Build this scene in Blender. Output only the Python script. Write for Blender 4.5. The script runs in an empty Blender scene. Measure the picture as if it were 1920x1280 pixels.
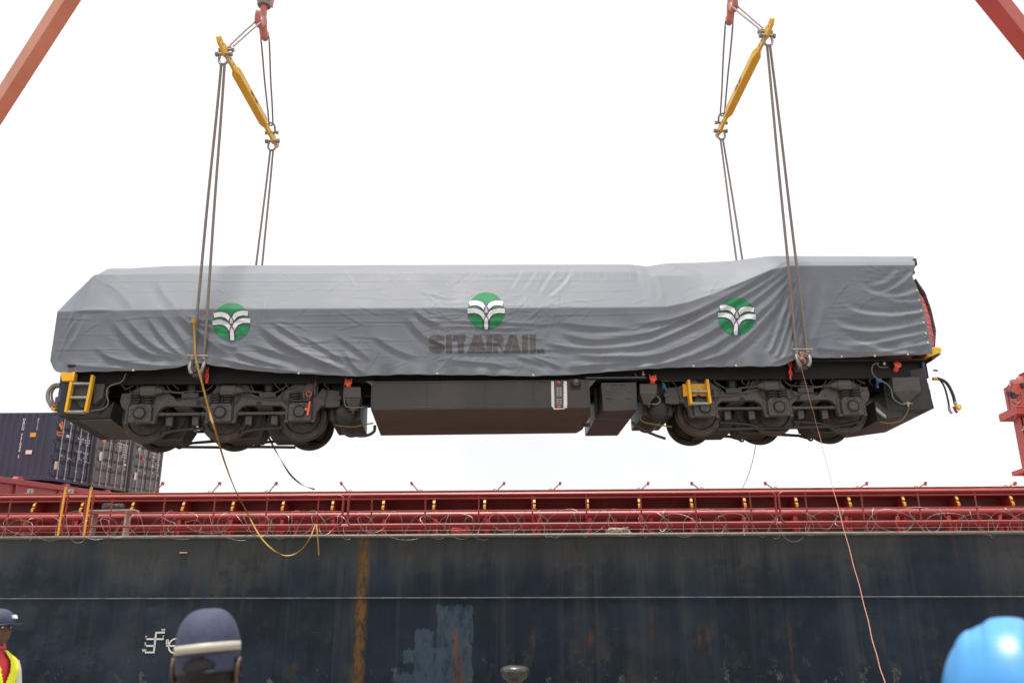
import bpy, bmesh, math, random
import numpy as np
from mathutils import Vector, Matrix

random.seed(7)
rng = np.random.default_rng(7)
SC = bpy.context.scene
COL = SC.collection

# ------------------------------------------------------------------ camera, sky, sun, exposure
F = 1660.0                      # focal length in photo pixels (1920 wide)
PITCH = math.radians(18.8)
EYE = Vector((0, 0, 1.65))
cam_d = bpy.data.cameras.new('camera')
cam = bpy.data.objects.new('camera', cam_d)
COL.objects.link(cam)
cam.location = EYE
cam.rotation_euler = (math.pi / 2 + PITCH, 0, 0)
cam_d.sensor_width = 36
cam_d.lens = 36 * F / 1920
cam_d.clip_end = 3000
cam_d.dof.use_dof = True
cam_d.dof.focus_distance = 18.5
cam_d.dof.aperture_fstop = 3.0
SC.camera = cam

SUN_EL, SUN_AZ = math.radians(83), math.radians(205)     # azimuth from +Y clockwise: high, slightly behind the camera
world = bpy.data.worlds.new('World')
SC.world = world
world.use_nodes = True
wn, wl = world.node_tree.nodes, world.node_tree.links
wn.clear()
sky = wn.new('ShaderNodeTexSky')
sky.sky_type = 'NISHITA'
sky.sun_disc = False
sky.sun_elevation = SUN_EL
sky.sun_rotation = SUN_AZ
sky.dust_density = 6
sky.air_density = 1.0
mixw = wn.new('ShaderNodeMix')
mixw.data_type = 'RGBA'
mixw.inputs[0].default_value = 0.74                      # a milky white overcast layer over the blue
mixw.inputs[7].default_value = (5.8, 5.65, 5.5, 1)
wl.new(sky.outputs[0], mixw.inputs[6])
bg = wn.new('ShaderNodeBackground')
bg.inputs[1].default_value = 0.1
wout = wn.new('ShaderNodeOutputWorld')
tcw = wn.new('ShaderNodeTexCoord')                         # faint unevenness of the cloud layer, all over the sky
nzw = wn.new('ShaderNodeTexNoise'); nzw.inputs['Scale'].default_value = 2.2; nzw.inputs['Detail'].default_value = 5
wl.new(tcw.outputs['Generated'], nzw.inputs['Vector'])
mrw = wn.new('ShaderNodeMapRange'); mrw.inputs[1].default_value = 0.3; mrw.inputs[2].default_value = 0.7; mrw.inputs[3].default_value = 0.9; mrw.inputs[4].default_value = 1.12
wl.new(nzw.outputs[0], mrw.inputs[0])
mulw = wn.new('ShaderNodeMix'); mulw.data_type = 'RGBA'; mulw.blend_type = 'MULTIPLY'; mulw.inputs[0].default_value = 1.0
wl.new(mixw.outputs[2], mulw.inputs[6]); wl.new(mrw.outputs[0], mulw.inputs[7])
wl.new(mulw.outputs[2], bg.inputs[0])
wl.new(bg.outputs[0], wout.inputs[0])

sun_d = bpy.data.lights.new('sun', 'SUN')
sun_d.energy = 2.6
sun_d.angle = math.radians(8)
sun_d.color = (1, 0.96, 0.9)
sun = bpy.data.objects.new('sun', sun_d)
COL.objects.link(sun)
sdir = Vector((math.sin(SUN_AZ) * math.cos(SUN_EL), math.cos(SUN_AZ) * math.cos(SUN_EL), math.sin(SUN_EL)))
sun.rotation_euler = sdir.to_track_quat('Z', 'Y').to_euler()
sun.location = (0, 0, 60)

SC.view_settings.view_transform = 'Standard'
SC.view_settings.look = 'None'
SC.view_settings.gamma = 1
SC.view_settings.use_curve_mapping = False
SC.view_settings.exposure = 1.12
SC.cycles.use_denoising = True
SC.cycles.max_bounces = 6

# ------------------------------------------------------------------ pixel <-> space helpers (photo pixels, 1920x1280)
FWD = Vector((0, math.cos(PITCH), math.sin(PITCH)))
UPV = Vector((0, -math.sin(PITCH), math.cos(PITCH)))
def ray(px, py):
    return Vector((1, 0, 0)) * ((px - 960) / F) + UPV * ((640 - py) / F) + FWD
def at(px, py, Y):
    d = ray(px, py)
    return EYE + d * ((Y - EYE.y) / d.y)
def infr(Minv, px, py, y):
    o = Minv @ EYE
    d = Minv.to_3x3() @ ray(px, py)
    p = o + d * ((y - o.y) / d.y)
    return p
def proj_np(P):
    d = P - np.array(EYE)
    z = d @ np.array(FWD)
    return 960 + F * d[..., 0] / z, 640 - F * (d @ np.array(UPV)) / z

# ------------------------------------------------------------------ materials
MATS = {}
def mat(name, col, rough=0.5, metal=0.0, var=0.18, scale=3.0, bump=0.0, bscale=60.0, dirt=None, damt=0.0, dscale=1.5, spec=0.5, stretch=None, coat=0.0):
    if name in MATS:
        return MATS[name]
    m = bpy.data.materials.new(name)
    m.use_nodes = True
    N, L = m.node_tree.nodes, m.node_tree.links
    b = N['Principled BSDF']
    tc = N.new('ShaderNodeTexCoord')
    src = tc.outputs['Object']
    if stretch:
        mp = N.new('ShaderNodeMapping')
        mp.inputs['Scale'].default_value = stretch
        L.new(src, mp.inputs[0])
        src = mp.outputs[0]
    n1 = N.new('ShaderNodeTexNoise')
    n1.inputs['Scale'].default_value = scale
    n1.inputs['Detail'].default_value = 6
    n1.inputs['Roughness'].default_value = 0.65
    L.new(src, n1.inputs['Vector'])
    mx = N.new('ShaderNodeMix')
    mx.data_type = 'RGBA'
    c = Vector(col)
    mx.inputs[6].default_value = (*(c * (1 - var)), 1)
    mx.inputs[7].default_value = (*[min(1, v) for v in c * (1 + var)], 1)
    rm = N.new('ShaderNodeMapRange')
    rm.inputs[1].default_value = 0.3
    rm.inputs[2].default_value = 0.7
    L.new(n1.outputs[0], rm.inputs[0])
    L.new(rm.outputs[0], mx.inputs[0])
    outc = mx.outputs[2]
    if dirt:
        n2 = N.new('ShaderNodeTexNoise')
        n2.inputs['Scale'].default_value = dscale
        n2.inputs['Detail'].default_value = 8
        n2.inputs['Roughness'].default_value = 0.7
        L.new(src, n2.inputs['Vector'])
        r2 = N.new('ShaderNodeMapRange')
        r2.inputs[1].default_value = 0.62 - damt * 0.25
        r2.inputs[2].default_value = 0.75 - damt * 0.1
        r2.inputs[4].default_value = min(1, 0.35 + damt * 0.6)
        L.new(n2.outputs[0], r2.inputs[0])
        m2 = N.new('ShaderNodeMix')
        m2.data_type = 'RGBA'
        L.new(r2.outputs[0], m2.inputs[0])
        L.new(outc, m2.inputs[6])
        m2.inputs[7].default_value = (*dirt, 1)
        outc = m2.outputs[2]
    L.new(outc, b.inputs['Base Color'])
    rr = N.new('ShaderNodeMapRange')
    rr.inputs[3].default_value = max(0.02, rough - 0.12)
    rr.inputs[4].default_value = min(1, rough + 0.12)
    L.new(n1.outputs[0], rr.inputs[0])
    L.new(rr.outputs[0], b.inputs['Roughness'])
    b.inputs['Metallic'].default_value = metal
    b.inputs['Specular IOR Level'].default_value = spec
    b.inputs['Coat Weight'].default_value = coat
    if bump:
        n3 = N.new('ShaderNodeTexNoise')
        n3.inputs['Scale'].default_value = bscale
        n3.inputs['Detail'].default_value = 4
        L.new(src, n3.inputs['Vector'])
        bp = N.new('ShaderNodeBump')
        bp.inputs['Strength'].default_value = bump
        bp.inputs['Distance'].default_value = 0.02
        L.new(n3.outputs[0], bp.inputs['Height'])
        L.new(bp.outputs[0], b.inputs['Normal'])
    MATS[name] = m
    return m

DUST = (0.09, 0.07, 0.055)
M_BLACK = mat('loco_black_paint', (0.022, 0.02, 0.019), 0.45, var=0.25, scale=4, dirt=(0.055, 0.042, 0.033), damt=0.35, dscale=2.2, bump=0.12, bscale=45)
M_GREY = mat('loco_frame_grey', (0.062, 0.058, 0.055), 0.46, var=0.2, scale=5, dirt=(0.1, 0.085, 0.07), damt=0.25, dscale=3, bump=0.15, bscale=50)
M_CAST = mat('bogie_cast_steel', (0.07, 0.063, 0.058), 0.5, var=0.22, scale=7, dirt=(0.06, 0.05, 0.043), damt=0.35, dscale=5, bump=0.35, bscale=55)
M_WHEEL = mat('wheel_steel', (0.04, 0.033, 0.028), 0.42, metal=0.35, var=0.3, scale=9, dirt=(0.13, 0.075, 0.04), damt=0.5, dscale=6, bump=0.2, bscale=70)
M_TREAD = mat('wheel_tread_rust', (0.15, 0.085, 0.045), 0.4, metal=0.5, var=0.3, scale=12)
M_SPRING = mat('spring_black', (0.03, 0.03, 0.031), 0.35, var=0.2)
M_ROD = mat('brushed_rod', (0.085, 0.08, 0.076), 0.4, metal=0.4, var=0.2, scale=9)
M_MARK = mat('rubber_and_recess_shade', (0.012, 0.012, 0.012), 0.6)  # rubber and print black; also painted shade in pockets, holes and slots
M_TANK = mat('tank_black', (0.036, 0.032, 0.03), 0.36, var=0.15, scale=2.5, dirt=(0.075, 0.058, 0.047), damt=0.45, dscale=1.2, bump=0.08, bscale=20)
M_TANKB = mat('tank_underside_brown', (0.07, 0.04, 0.031), 0.55, var=0.2, scale=2, dirt=(0.07, 0.045, 0.035), damt=0.4, dscale=1.5)
M_YEL = mat('safety_yellow', (0.78, 0.41, 0.015), 0.45, var=0.07, scale=6, dirt=(0.25, 0.15, 0.05), damt=0.05, dscale=6)
M_GALV = mat('galvanised_step', (0.34, 0.33, 0.31), 0.5, metal=0.3, var=0.2, scale=15)
M_RUB = mat('rubber_hose', (0.022, 0.021, 0.02), 0.5, var=0.2, scale=12)
M_HOSEG = mat('grey_hose', (0.22, 0.2, 0.17), 0.55, var=0.2, scale=12)
M_CABLE = mat('thin_grey_cable', (0.15, 0.14, 0.12), 0.5)
M_GREENC = mat('green_grey_tube', (0.1, 0.15, 0.14), 0.45)
M_BRASS = mat('brass_fitting', (0.62, 0.36, 0.08), 0.35, metal=0.7)
M_REDCAP = mat('red_plastic_cap', (0.75, 0.1, 0.06), 0.4, var=0.1)
M_REDCH = mat('red_chain_paint', (0.68, 0.06, 0.03), 0.4, var=0.15, scale=12)
M_WHITE = mat('white_paint', (0.72, 0.71, 0.68), 0.5, var=0.08, scale=8)
M_BLUEP = mat('loco_blue_paint', (0.06, 0.06, 0.2), 0.4, var=0.12)
M_TEAL = mat('teal_cloth', (0.02, 0.17, 0.3), 0.8, var=0.3, scale=20)
M_CABRED = mat('cab_red_paint', (0.55, 0.055, 0.05), 0.4, var=0.1)
M_SHIPRED = mat('ship_red_paint', (0.34, 0.035, 0.04), 0.38, var=0.16, scale=1.3, dirt=(0.16, 0.05, 0.025), damt=0.3, dscale=3, bump=0.15, bscale=25)
M_RAILRED = mat('ship_rail_paint', (0.28, 0.03, 0.03), 0.42, var=0.25, scale=1.6, dirt=(0.12, 0.05, 0.03), damt=0.6, dscale=3.0, bump=0.15, bscale=20)
M_RUSTTOP = mat('coaming_edge_rust', (0.16, 0.07, 0.035), 0.7, var=0.35, scale=3, dirt=(0.28, 0.16, 0.08), damt=0.4, dscale=6)
M_HATCH = mat('hatch_red_faded', (0.33, 0.06, 0.06), 0.5, var=0.15, scale=0.8, dirt=(0.2, 0.07, 0.05), damt=0.35, dscale=1.2)
M_DECK = mat('deck_red', (0.22, 0.04, 0.035), 0.6, var=0.25, scale=1.5)
M_GUN = mat('gunwale_bar', (0.13, 0.12, 0.1), 0.5, var=0.25, scale=2, dirt=(0.16, 0.09, 0.04), damt=0.35, dscale=4)
M_JIB = mat('jib_red_paint', (0.56, 0.13, 0.11), 0.45, var=0.1, scale=0.6, dirt=(0.55, 0.2, 0.15), damt=0.25, dscale=0.5)
M_JIBL = mat('jib_red_flare_pale', (0.66, 0.3, 0.2), 0.5, var=0.1, scale=0.6, dirt=(0.6, 0.32, 0.24), damt=0.25, dscale=0.5)  # jib red paled to put the overexposed sky flare into its colour
M_HOOK = mat('hook_red', (0.48, 0.16, 0.13), 0.45, var=0.2, scale=5, dirt=(0.3, 0.17, 0.12), damt=0.3, dscale=6)
M_WIRE = mat('wire_rope_grease', (0.2, 0.165, 0.145), 0.55, metal=0.2, var=0.3, scale=30, bump=0.5, bscale=160)
M_SHACK = mat('shackle_galvanised', (0.27, 0.24, 0.22), 0.42, metal=0.5, var=0.25, scale=14)
M_SPREAD = mat('spreader_yellow', (0.8, 0.47, 0.05), 0.45, var=0.06, scale=3, dirt=(0.45, 0.26, 0.08), damt=0.12, dscale=4)
M_RAZOR = mat('razor_wire_galv', (0.3, 0.285, 0.26), 0.4, metal=0.5, var=0.2, scale=8)
M_STRAP = mat('webbing_yellow', (0.34, 0.19, 0.025), 0.7, var=0.2, scale=6, dirt=(0.25, 0.15, 0.05), damt=0.25, dscale=5)
M_STRAPB = mat('webbing_blue', (0.03, 0.04, 0.12), 0.7, var=0.2)
M_TAG = mat('tag_line_orange', (0.36, 0.16, 0.1), 0.7, var=0.2, scale=30)
M_THIN = mat('thin_line_grey', (0.3, 0.28, 0.26), 0.7)
M_BOLL = mat('bollard_black_iron', (0.045, 0.045, 0.045), 0.3, var=0.3, scale=8, dirt=(0.14, 0.11, 0.08), damt=0.3, dscale=7, bump=0.2, bscale=25)
M_MARKW = mat('load_mark_paint', (0.7, 0.69, 0.62), 0.6, var=0.1, scale=12)
M_TARP = mat('tarp_grey_vinyl', (0.138, 0.152, 0.177), 0.6, var=0.08, scale=1.2, dirt=(0.166, 0.175, 0.188), damt=0.35, dscale=0.8, bump=0.03, bscale=14, spec=0.3)
M_LGREEN = mat('print_green', (0.022, 0.165, 0.068), 0.7, var=0.3, scale=5, spec=0.2)
M_LWHITE = mat('print_white', (0.55, 0.55, 0.59), 0.7, var=0.16, scale=7, spec=0.2)
M_LDARK = mat('print_dark', (0.06, 0.05, 0.075), 0.7, spec=0.2)
M_LTEXT = mat('print_brown_grey', (0.082, 0.077, 0.076), 0.7, var=0.2, scale=9, spec=0.2)
M_EYELET = mat('eyelet_white', (0.75, 0.74, 0.72), 0.4, metal=0.3)

# ------------------------------------------------------------------ mesh helpers
class MB:
    def __init__(s):
        s.v = []; s.f = []
    def add(s, vs, fs):
        o = len(s.v)
        s.v += [tuple(v) for v in vs]
        s.f += [tuple(i + o for i in f) for f in fs]
        return s
    def box(s, c, d, rot=None):
        x, y, z = d[0] / 2, d[1] / 2, d[2] / 2
        vs = [Vector((i * x, j * y, k * z)) for i in (-1, 1) for j in (-1, 1) for k in (-1, 1)]
        if rot is not None:
            vs = [rot @ v for v in vs]
        c = Vector(c)
        return s.add([v + c for v in vs], [(0, 1, 3, 2), (4, 6, 7, 5), (0, 4, 5, 1), (2, 3, 7, 6), (0, 2, 6, 4), (1, 5, 7, 3)])
    def b2(s, x0, x1, y0, y1, z0, z1):
        return s.box(((x0 + x1) / 2, (y0 + y1) / 2, (z0 + z1) / 2), (x1 - x0, y1 - y0, z1 - z0))
    def prism(s, poly, y0, y1):                       # polygon in (x, z), extruded along y
        n = len(poly)
        a = sum(poly[i][0] * poly[(i + 1) % n][1] - poly[(i + 1) % n][0] * poly[i][1] for i in range(n))
        if a < 0:
            poly = poly[::-1]
        vs = [(p[0], y0, p[1]) for p in poly] + [(p[0], y1, p[1]) for p in poly]
        fs = [tuple(range(n)), tuple(range(2 * n - 1, n - 1, -1))] + [((i + 1) % n, i, n + i, n + (i + 1) % n) for i in range(n)]
        return s.add(vs, fs)
    def prism3(s, pts, d):                            # 3-D polygon extruded by vector d
        n = len(pts); d = Vector(d)
        vs = [Vector(p) for p in pts] + [Vector(p) + d for p in pts]
        fs = [tuple(range(n - 1, -1, -1)), tuple(range(n, 2 * n))] + [(i, (i + 1) % n, n + (i + 1) % n, n + i) for i in range(n)]
        return s.add(vs, fs)
    def tube(s, pts, r, n=8, cap=True, closed=False, flat=None):
        pts = [Vector(p) for p in pts]
        m = len(pts)
        rs = r if isinstance(r, (list, tuple)) else [r] * m
        t0 = (pts[1] - pts[0]).normalized()
        u = t0.orthogonal().normalized()
        vs = []
        for i in range(m):
            if closed:
                t = (pts[(i + 1) % m] - pts[i - 1])
            else:
                t = pts[min(i + 1, m - 1)] - pts[max(i - 1, 0)]
            t = t.normalized() if t.length > 1e-9 else t0
            u = (u - t * u.dot(t))
            u = u.normalized() if u.length > 1e-6 else t.orthogonal().normalized()
            w = t.cross(u)
            for k in range(n):
                a = 2 * math.pi * k / n
                vs.append(pts[i] + (u * math.cos(a) + w * math.sin(a)) * rs[i])
        fs = []
        for i in range(m if closed else m - 1):
            j = (i + 1) % m
            for k in range(n):
                l = (k + 1) % n
                fs.append((i * n + k, i * n + l, j * n + l, j * n + k))
        if cap and not closed:
            fs.append(tuple(range(n - 1, -1, -1)))
            fs.append(tuple((m - 1) * n + k for k in range(n)))
        return s.add(vs, fs)
    def cyl(s, p0, p1, r, n=16, r1=None):
        return s.tube([p0, p1], [r, r if r1 is None else r1], n)
    def lathe(s, prof, c, axis, n=32):                # prof: (radius, height along axis); closed ends when r=0
        c = Vector(c); ax = Vector(axis).normalized()
        u = ax.orthogonal().normalized(); w = ax.cross(u)
        vs = []; fs = []
        for (r, h) in prof:
            for k in range(n):
                a = 2 * math.pi * k / n
                vs.append(c + ax * h + (u * math.cos(a) + w * math.sin(a)) * max(r, 1e-4))
        for i in range(len(prof) - 1):
            for k in range(n):
                l = (k + 1) % n
                fs.append((i * n + k, i * n + l, (i + 1) * n + l, (i + 1) * n + k))
        return s.add(vs, fs)
    def torus(s, c, axis, R, r, n=20, m=8):
        c = Vector(c); ax = Vector(axis).normalized()
        u = ax.orthogonal().normalized(); w = ax.cross(u)
        return s.tube([c + (u * math.cos(2 * math.pi * k / n) + w * math.sin(2 * math.pi * k / n)) * R for k in range(n)], r, m, closed=True)
    def ribbon(s, pts, nrm, wd, th=0.004):            # flat strap along pts, width direction from nrm list
        pts = [Vector(p) for p in pts]
        vs = []; m = len(pts)
        for i in range(m):
            t = (pts[min(i + 1, m - 1)] - pts[max(i - 1, 0)]).normalized()
            w = Vector(nrm[i] if isinstance(nrm, list) else nrm)
            w = (w - t * w.dot(t)).normalized()
            nn = t.cross(w)
            for a, b in ((-1, -1), (1, -1), (1, 1), (-1, 1)):
                vs.append(pts[i] + w * (a * wd / 2) + nn * (b * th / 2))
        fs = [(3, 2, 1, 0), tuple((m - 1) * 4 + k for k in range(4))]
        for i in range(m - 1):
            for k in range(4):
                l = (k + 1) % 4
                fs.append((i * 4 + k, i * 4 + l, i * 4 + 4 + l, i * 4 + 4 + k))
        return s.add(vs, fs)
    def build(s, name, m, parent=None, bevel=0.0, smooth=True, mw=None):
        me = bpy.data.meshes.new(name)
        me.from_pydata([tuple(v) for v in s.v], [], s.f)
        me.validate()
        bm = bmesh.new(); bm.from_mesh(me)
        bmesh.ops.recalc_face_normals(bm, faces=bm.faces)
        bm.to_mesh(me); bm.free()
        return link(name, me, m, parent, bevel, smooth, mw)
def link(name, me, m, parent=None, bevel=0.0, smooth=True, mw=None):
    if m is not None:
        me.materials.append(m)
    o = bpy.data.objects.new(name, me)
    COL.objects.link(o)
    if smooth:
        me.polygons.foreach_set('use_smooth', [True] * len(me.polygons))
        me.set_sharp_from_angle(angle=math.radians(38))
    if bevel:
        b = o.modifiers.new('bevel', 'BEVEL')
        b.width = bevel; b.segments = 2; b.limit_method = 'ANGLE'; b.angle_limit = math.radians(40)
        b.harden_normals = False
    if parent is not None:
        o.parent = parent
    if mw is not None:
        o.matrix_world = mw
    return o
def tag(o, label=None, cat=None, group=None, kind=None):
    if label: o['label'] = label
    if cat: o['category'] = cat
    if group: o['group'] = group
    if kind: o['kind'] = kind
    return o
def empty(name, mw=None, parent=None):
    o = bpy.data.objects.new(name, None)
    o.empty_display_size = 0.3
    COL.objects.link(o)
    if parent is not None: o.parent = parent
    if mw is not None: o.matrix_basis = mw
    return o
def copy_tree(o, parent=None):
    c = o.copy(); COL.objects.link(c); c.parent = parent
    for ch in list(o.children):
        copy_tree(ch, c)
    return c
def spl(pts, n=40):                                   # Catmull-Rom through 3-D points
    P = [Vector(p) for p in pts]
    P = [P[0] * 2 - P[1]] + P + [P[-1] * 2 - P[-2]]
    out = []
    seg = len(P) - 3
    for i in range(n + 1):
        t = i / n * seg
        k = min(int(t), seg - 1); u = t - k
        a, b, c, d = P[k:k + 4]
        out.append(0.5 * ((2 * b) + (c - a) * u + (2 * a - 5 * b + 4 * c - d) * u * u + (3 * b - 3 * c + d - a) * u ** 3))
    return out
def text_mesh(body, size, ex=0.002):
    cu = bpy.data.curves.new('t', 'FONT')
    cu.body = body; cu.size = size; cu.extrude = ex; cu.align_x = 'CENTER'; cu.align_y = 'CENTER'; cu.offset = size * 0.02
    o = bpy.data.objects.new('t', cu); COL.objects.link(o)
    dg = bpy.context.evaluated_depsgraph_get()
    me = bpy.data.meshes.new_from_object(o.evaluated_get(dg))
    bpy.data.objects.remove(o); bpy.data.curves.remove(cu)
    me.materials.clear()
    return me

# ------------------------------------------------------------------ quay and sea
def ground_sheet():
    m = mat('quay_concrete', (0.22, 0.19, 0.165), 0.8, var=0.2, scale=0.4, dirt=(0.17, 0.14, 0.115), damt=0.4, dscale=0.25, bump=0.2, bscale=6)
    b = MB()
    b.b2(-1200, 1200, -1200, 23.3, -0.6, 0.0)
    o = b.build('quay', m, smooth=False); tag(o, kind='structure')
    b = MB()
    b.b2(-1200, 1200, 22.7, 23.3, 0.004, 0.42)
    o2 = b.build('quay_coping', m, parent=o, bevel=0.04)
    b = MB(); b.b2(-1200, 1200, 22.9, 23.28, -6, -0.604)
    b.build('quay_wall', m, parent=o, smooth=False)
    mw_ = mat('harbour_water', (0.02, 0.035, 0.035), 0.12, var=0.2, scale=0.2, bump=0.4, bscale=1.5)
    b = MB(); b.add([(-1400, 23.29, -2.2), (1400, 23.29, -2.2), (1400, 1500, -2.2), (-1400, 1500, -2.2)], [(0, 1, 2, 3)])
    tag(b.build('sea', mw_, smooth=False), kind='structure')
ground_sheet()
# ------------------------------------------------------------------ cargo ship (frame: x along the hull, y inboard, z up)
SHIP_D = 25.0
k0 = at(960, 1002, SHIP_D)
SM = Matrix.Translation(Vector((0, SHIP_D, 0))) @ Matrix.Rotation(-0.047, 4, 'Z')
SMI = SM.inverted()
DECK = k0.z
def sp(px, py, t):
    return infr(SMI, px, py, t)

def hull_material():
    m = bpy.data.materials.new('hull_navy_weathered'); m.use_nodes = True
    N, L = m.node_tree.nodes, m.node_tree.links
    b = N['Principled BSDF']
    tc = N.new('ShaderNodeTexCoord'); src = tc.outputs['Object']
    def noise(scale, detail=6, rough=0.65, st=(1, 1, 1), off=0):
        mp = N.new('ShaderNodeMapping'); mp.inputs['Scale'].default_value = st; mp.inputs['Location'].default_value = (off, off * 0.7, off * 0.3)
        L.new(src, mp.inputs[0])
        n = N.new('ShaderNodeTexNoise'); n.inputs['Scale'].default_value = scale; n.inputs['Detail'].default_value = detail; n.inputs['Roughness'].default_value = rough
        L.new(mp.outputs[0], n.inputs['Vector'])
        return n.outputs[0]
    def rng_(v, a, b_, c=0, d=1, smooth=True):
        r = N.new('ShaderNodeMapRange'); r.interpolation_type = 'SMOOTHSTEP' if smooth else 'LINEAR'
        L.new(v, r.inputs[0])
        for i, x in enumerate((a, b_, c, d)): r.inputs[i + 1].default_value = x
        return r.outputs[0]
    def mth(op, a, b_=None):
        n = N.new('ShaderNodeMath'); n.operation = op
        for i, x in enumerate((a, b_)):
            if x is None: continue
            if isinstance(x, (int, float)): n.inputs[i].default_value = x
            else: L.new(x, n.inputs[i])
        return n.outputs[0]
    def mix(f, a, b_):
        n = N.new('ShaderNodeMix'); n.data_type = 'RGBA'
        if isinstance(f, (int, float)): n.inputs[0].default_value = f
        else: L.new(f, n.inputs[0])
        for i, x in ((6, a), (7, b_)):
            if isinstance(x, tuple): n.inputs[i].default_value = (*x, 1)
            else: L.new(x, n.inputs[i])
        return n.outputs[2]
    sx = N.new('ShaderNodeSeparateXYZ'); L.new(src, sx.inputs[0])
    X, Z = sx.outputs[0], sx.outputs[2]
    streak = noise(1.0, 7, 0.62, (0.9, 1, 0.09))
    fine = noise(9, 6, 0.7, (1, 1, 0.22), 3)
    blot = noise(0.55, 7, 0.6, (1, 1, 1.2), 9)
    blot3 = noise(7, 8, 0.75, (1, 1, 0.4), 13)
    blot2 = noise(1.3, 8, 0.65, (1, 1, 0.8), 21)
    zc = lambda py: sp(960, py, 0).z
    xp0 = lambda px: sp(px, 1120, 0).x
    navy = mix(rng_(blot, 0.35, 0.7), (0.0105, 0.017, 0.029), (0.02, 0.031, 0.048))
    navy = mix(rng_(blot2, 0.5, 0.72, 0, 0.7), navy, (0.014, 0.028, 0.038))
    left_flare = rng_(X, xp0(760), xp0(-100), 0, 1, False)
    navy = mix(mth('MULTIPLY', left_flare, rng_(blot, 0.3, 0.65, 0.1, 0.8)), navy, (0.042, 0.056, 0.072))  # sky flare over the left of the hull painted in as paler blue-grey
    # chalky grey-brown weathering, heavy above, running down in drips
    zr = rng_(Z, zc(1125), zc(1030), 0, 1, False)
    wmask = rng_(mth('ADD', mth('ADD', mth('MULTIPLY', streak, 1.25), mth('MULTIPLY', zr, 0.5)), mth('MULTIPLY', noise(0.22, 4, 0.6, (1, 1, 0.7), 77), 1.3)), 1.3, 1.85, 0, 0.85)
    greyc = mix(rng_(fine, 0.3, 0.7), (0.044, 0.049, 0.051), (0.07, 0.068, 0.062))
    col = mix(wmask, navy, greyc)
    dkm = mth('MULTIPLY', rng_(noise(0.6, 9, 0.68, (0.8, 1, 1.1), 91), 0.52, 0.58), rng_(Z, zc(1020), zc(1060), 0, 0.4, False))
    col = mix(dkm, col, (0.009, 0.012, 0.019))
    # lower grime, brownish
    low = mth('MULTIPLY', rng_(blot2, 0.52, 0.66), rng_(Z, zc(1140), zc(1240), 0, 0.75, False))
    col = mix(low, col, (0.05, 0.046, 0.042))
    vs1 = noise(1.0, 8, 0.7, (2.6, 1, 0.035), 61)
    col = mix(rng_(vs1, 0.52, 0.7, 0, 0.5), col, (0.046, 0.054, 0.06))
    col = mix(rng_(vs1, 0.46, 0.3, 0, 0.5), col, (0.009, 0.012, 0.018))
    # scrape marks
    scr = noise(2.2, 9, 0.75, (0.25, 1, 3.5), 33)
    col = mix(rng_(scr, 0.63, 0.7, 0, 0.35), col, (0.1, 0.105, 0.105))
    sal = noise(3.2, 10, 0.75, (1, 1, 0.8), 47)
    salm = mth('MULTIPLY', rng_(sal, 0.57, 0.63), rng_(Z, zc(1225), zc(1275), 0, 0.75, False))
    col = mix(salm, col, (0.14, 0.14, 0.125))
    def box(x0, x1, z0, z1, fx=0.05, fz=0.05, wob=0.25, ws=2.5, off=0):
        w = mth('MULTIPLY', mth('SUBTRACT', noise(ws, 5, 0.7, (1, 1, 0.6), 50 + off), 0.5), wob)
        w2 = mth('MULTIPLY', mth('SUBTRACT', noise(ws * 2, 7, 0.7, (1, 1, 0.2), 60 + off), 0.5), wob)
        Xw, Zw = mth('ADD', X, w), mth('ADD', Z, w2)
        a = mth('MULTIPLY', rng_(Xw, x0 - fx, x0 + fx), rng_(Xw, x1 + fx, x1 - fx))
        c = mth('MULTIPLY', rng_(Zw, z0 - fz, z0 + fz), rng_(Zw, z1 + fz, z1 - fz))
        return mth('MULTIPLY', a, c)
    xp = lambda px, py=1120: sp(px, py, 0).x
    blue = (0.046, 0.074, 0.102)
    for i, (a, c, t, bt, wob) in enumerate(((820, 886, 1133, 1290, .3), (779, 812, 1180, 1290, .25), (757, 776, 1217, 1242, .2), (745, 790, 1262, 1290, .3), (800, 830, 1215, 1290, .3))):
        k = box(xp(a, 1200), xp(c, 1200), zc(bt), zc(t), 0.02, 0.03, wob * 1.5, 4.5, i)
        col = mix(mth('MULTIPLY', k, rng_(blot3, 0.34, 0.56, 0.2, 0.9)), col, blue)
    def rust(px, pw, t, bt, c=(0.16, 0.07, 0.025), amt=0.85, off=0, wob=0.12):
        k = box(xp(px - pw / 2, t), xp(px + pw / 2, t), zc(bt), zc(t), 0.04 + 0.004 * pw, 0.22, wob, 3.0, off)
        return mth('MULTIPLY', k, rng_(blot3, 0.36, 0.62, amt * 0.1, amt)), tuple(x * 0.62 for x in c)
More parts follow.
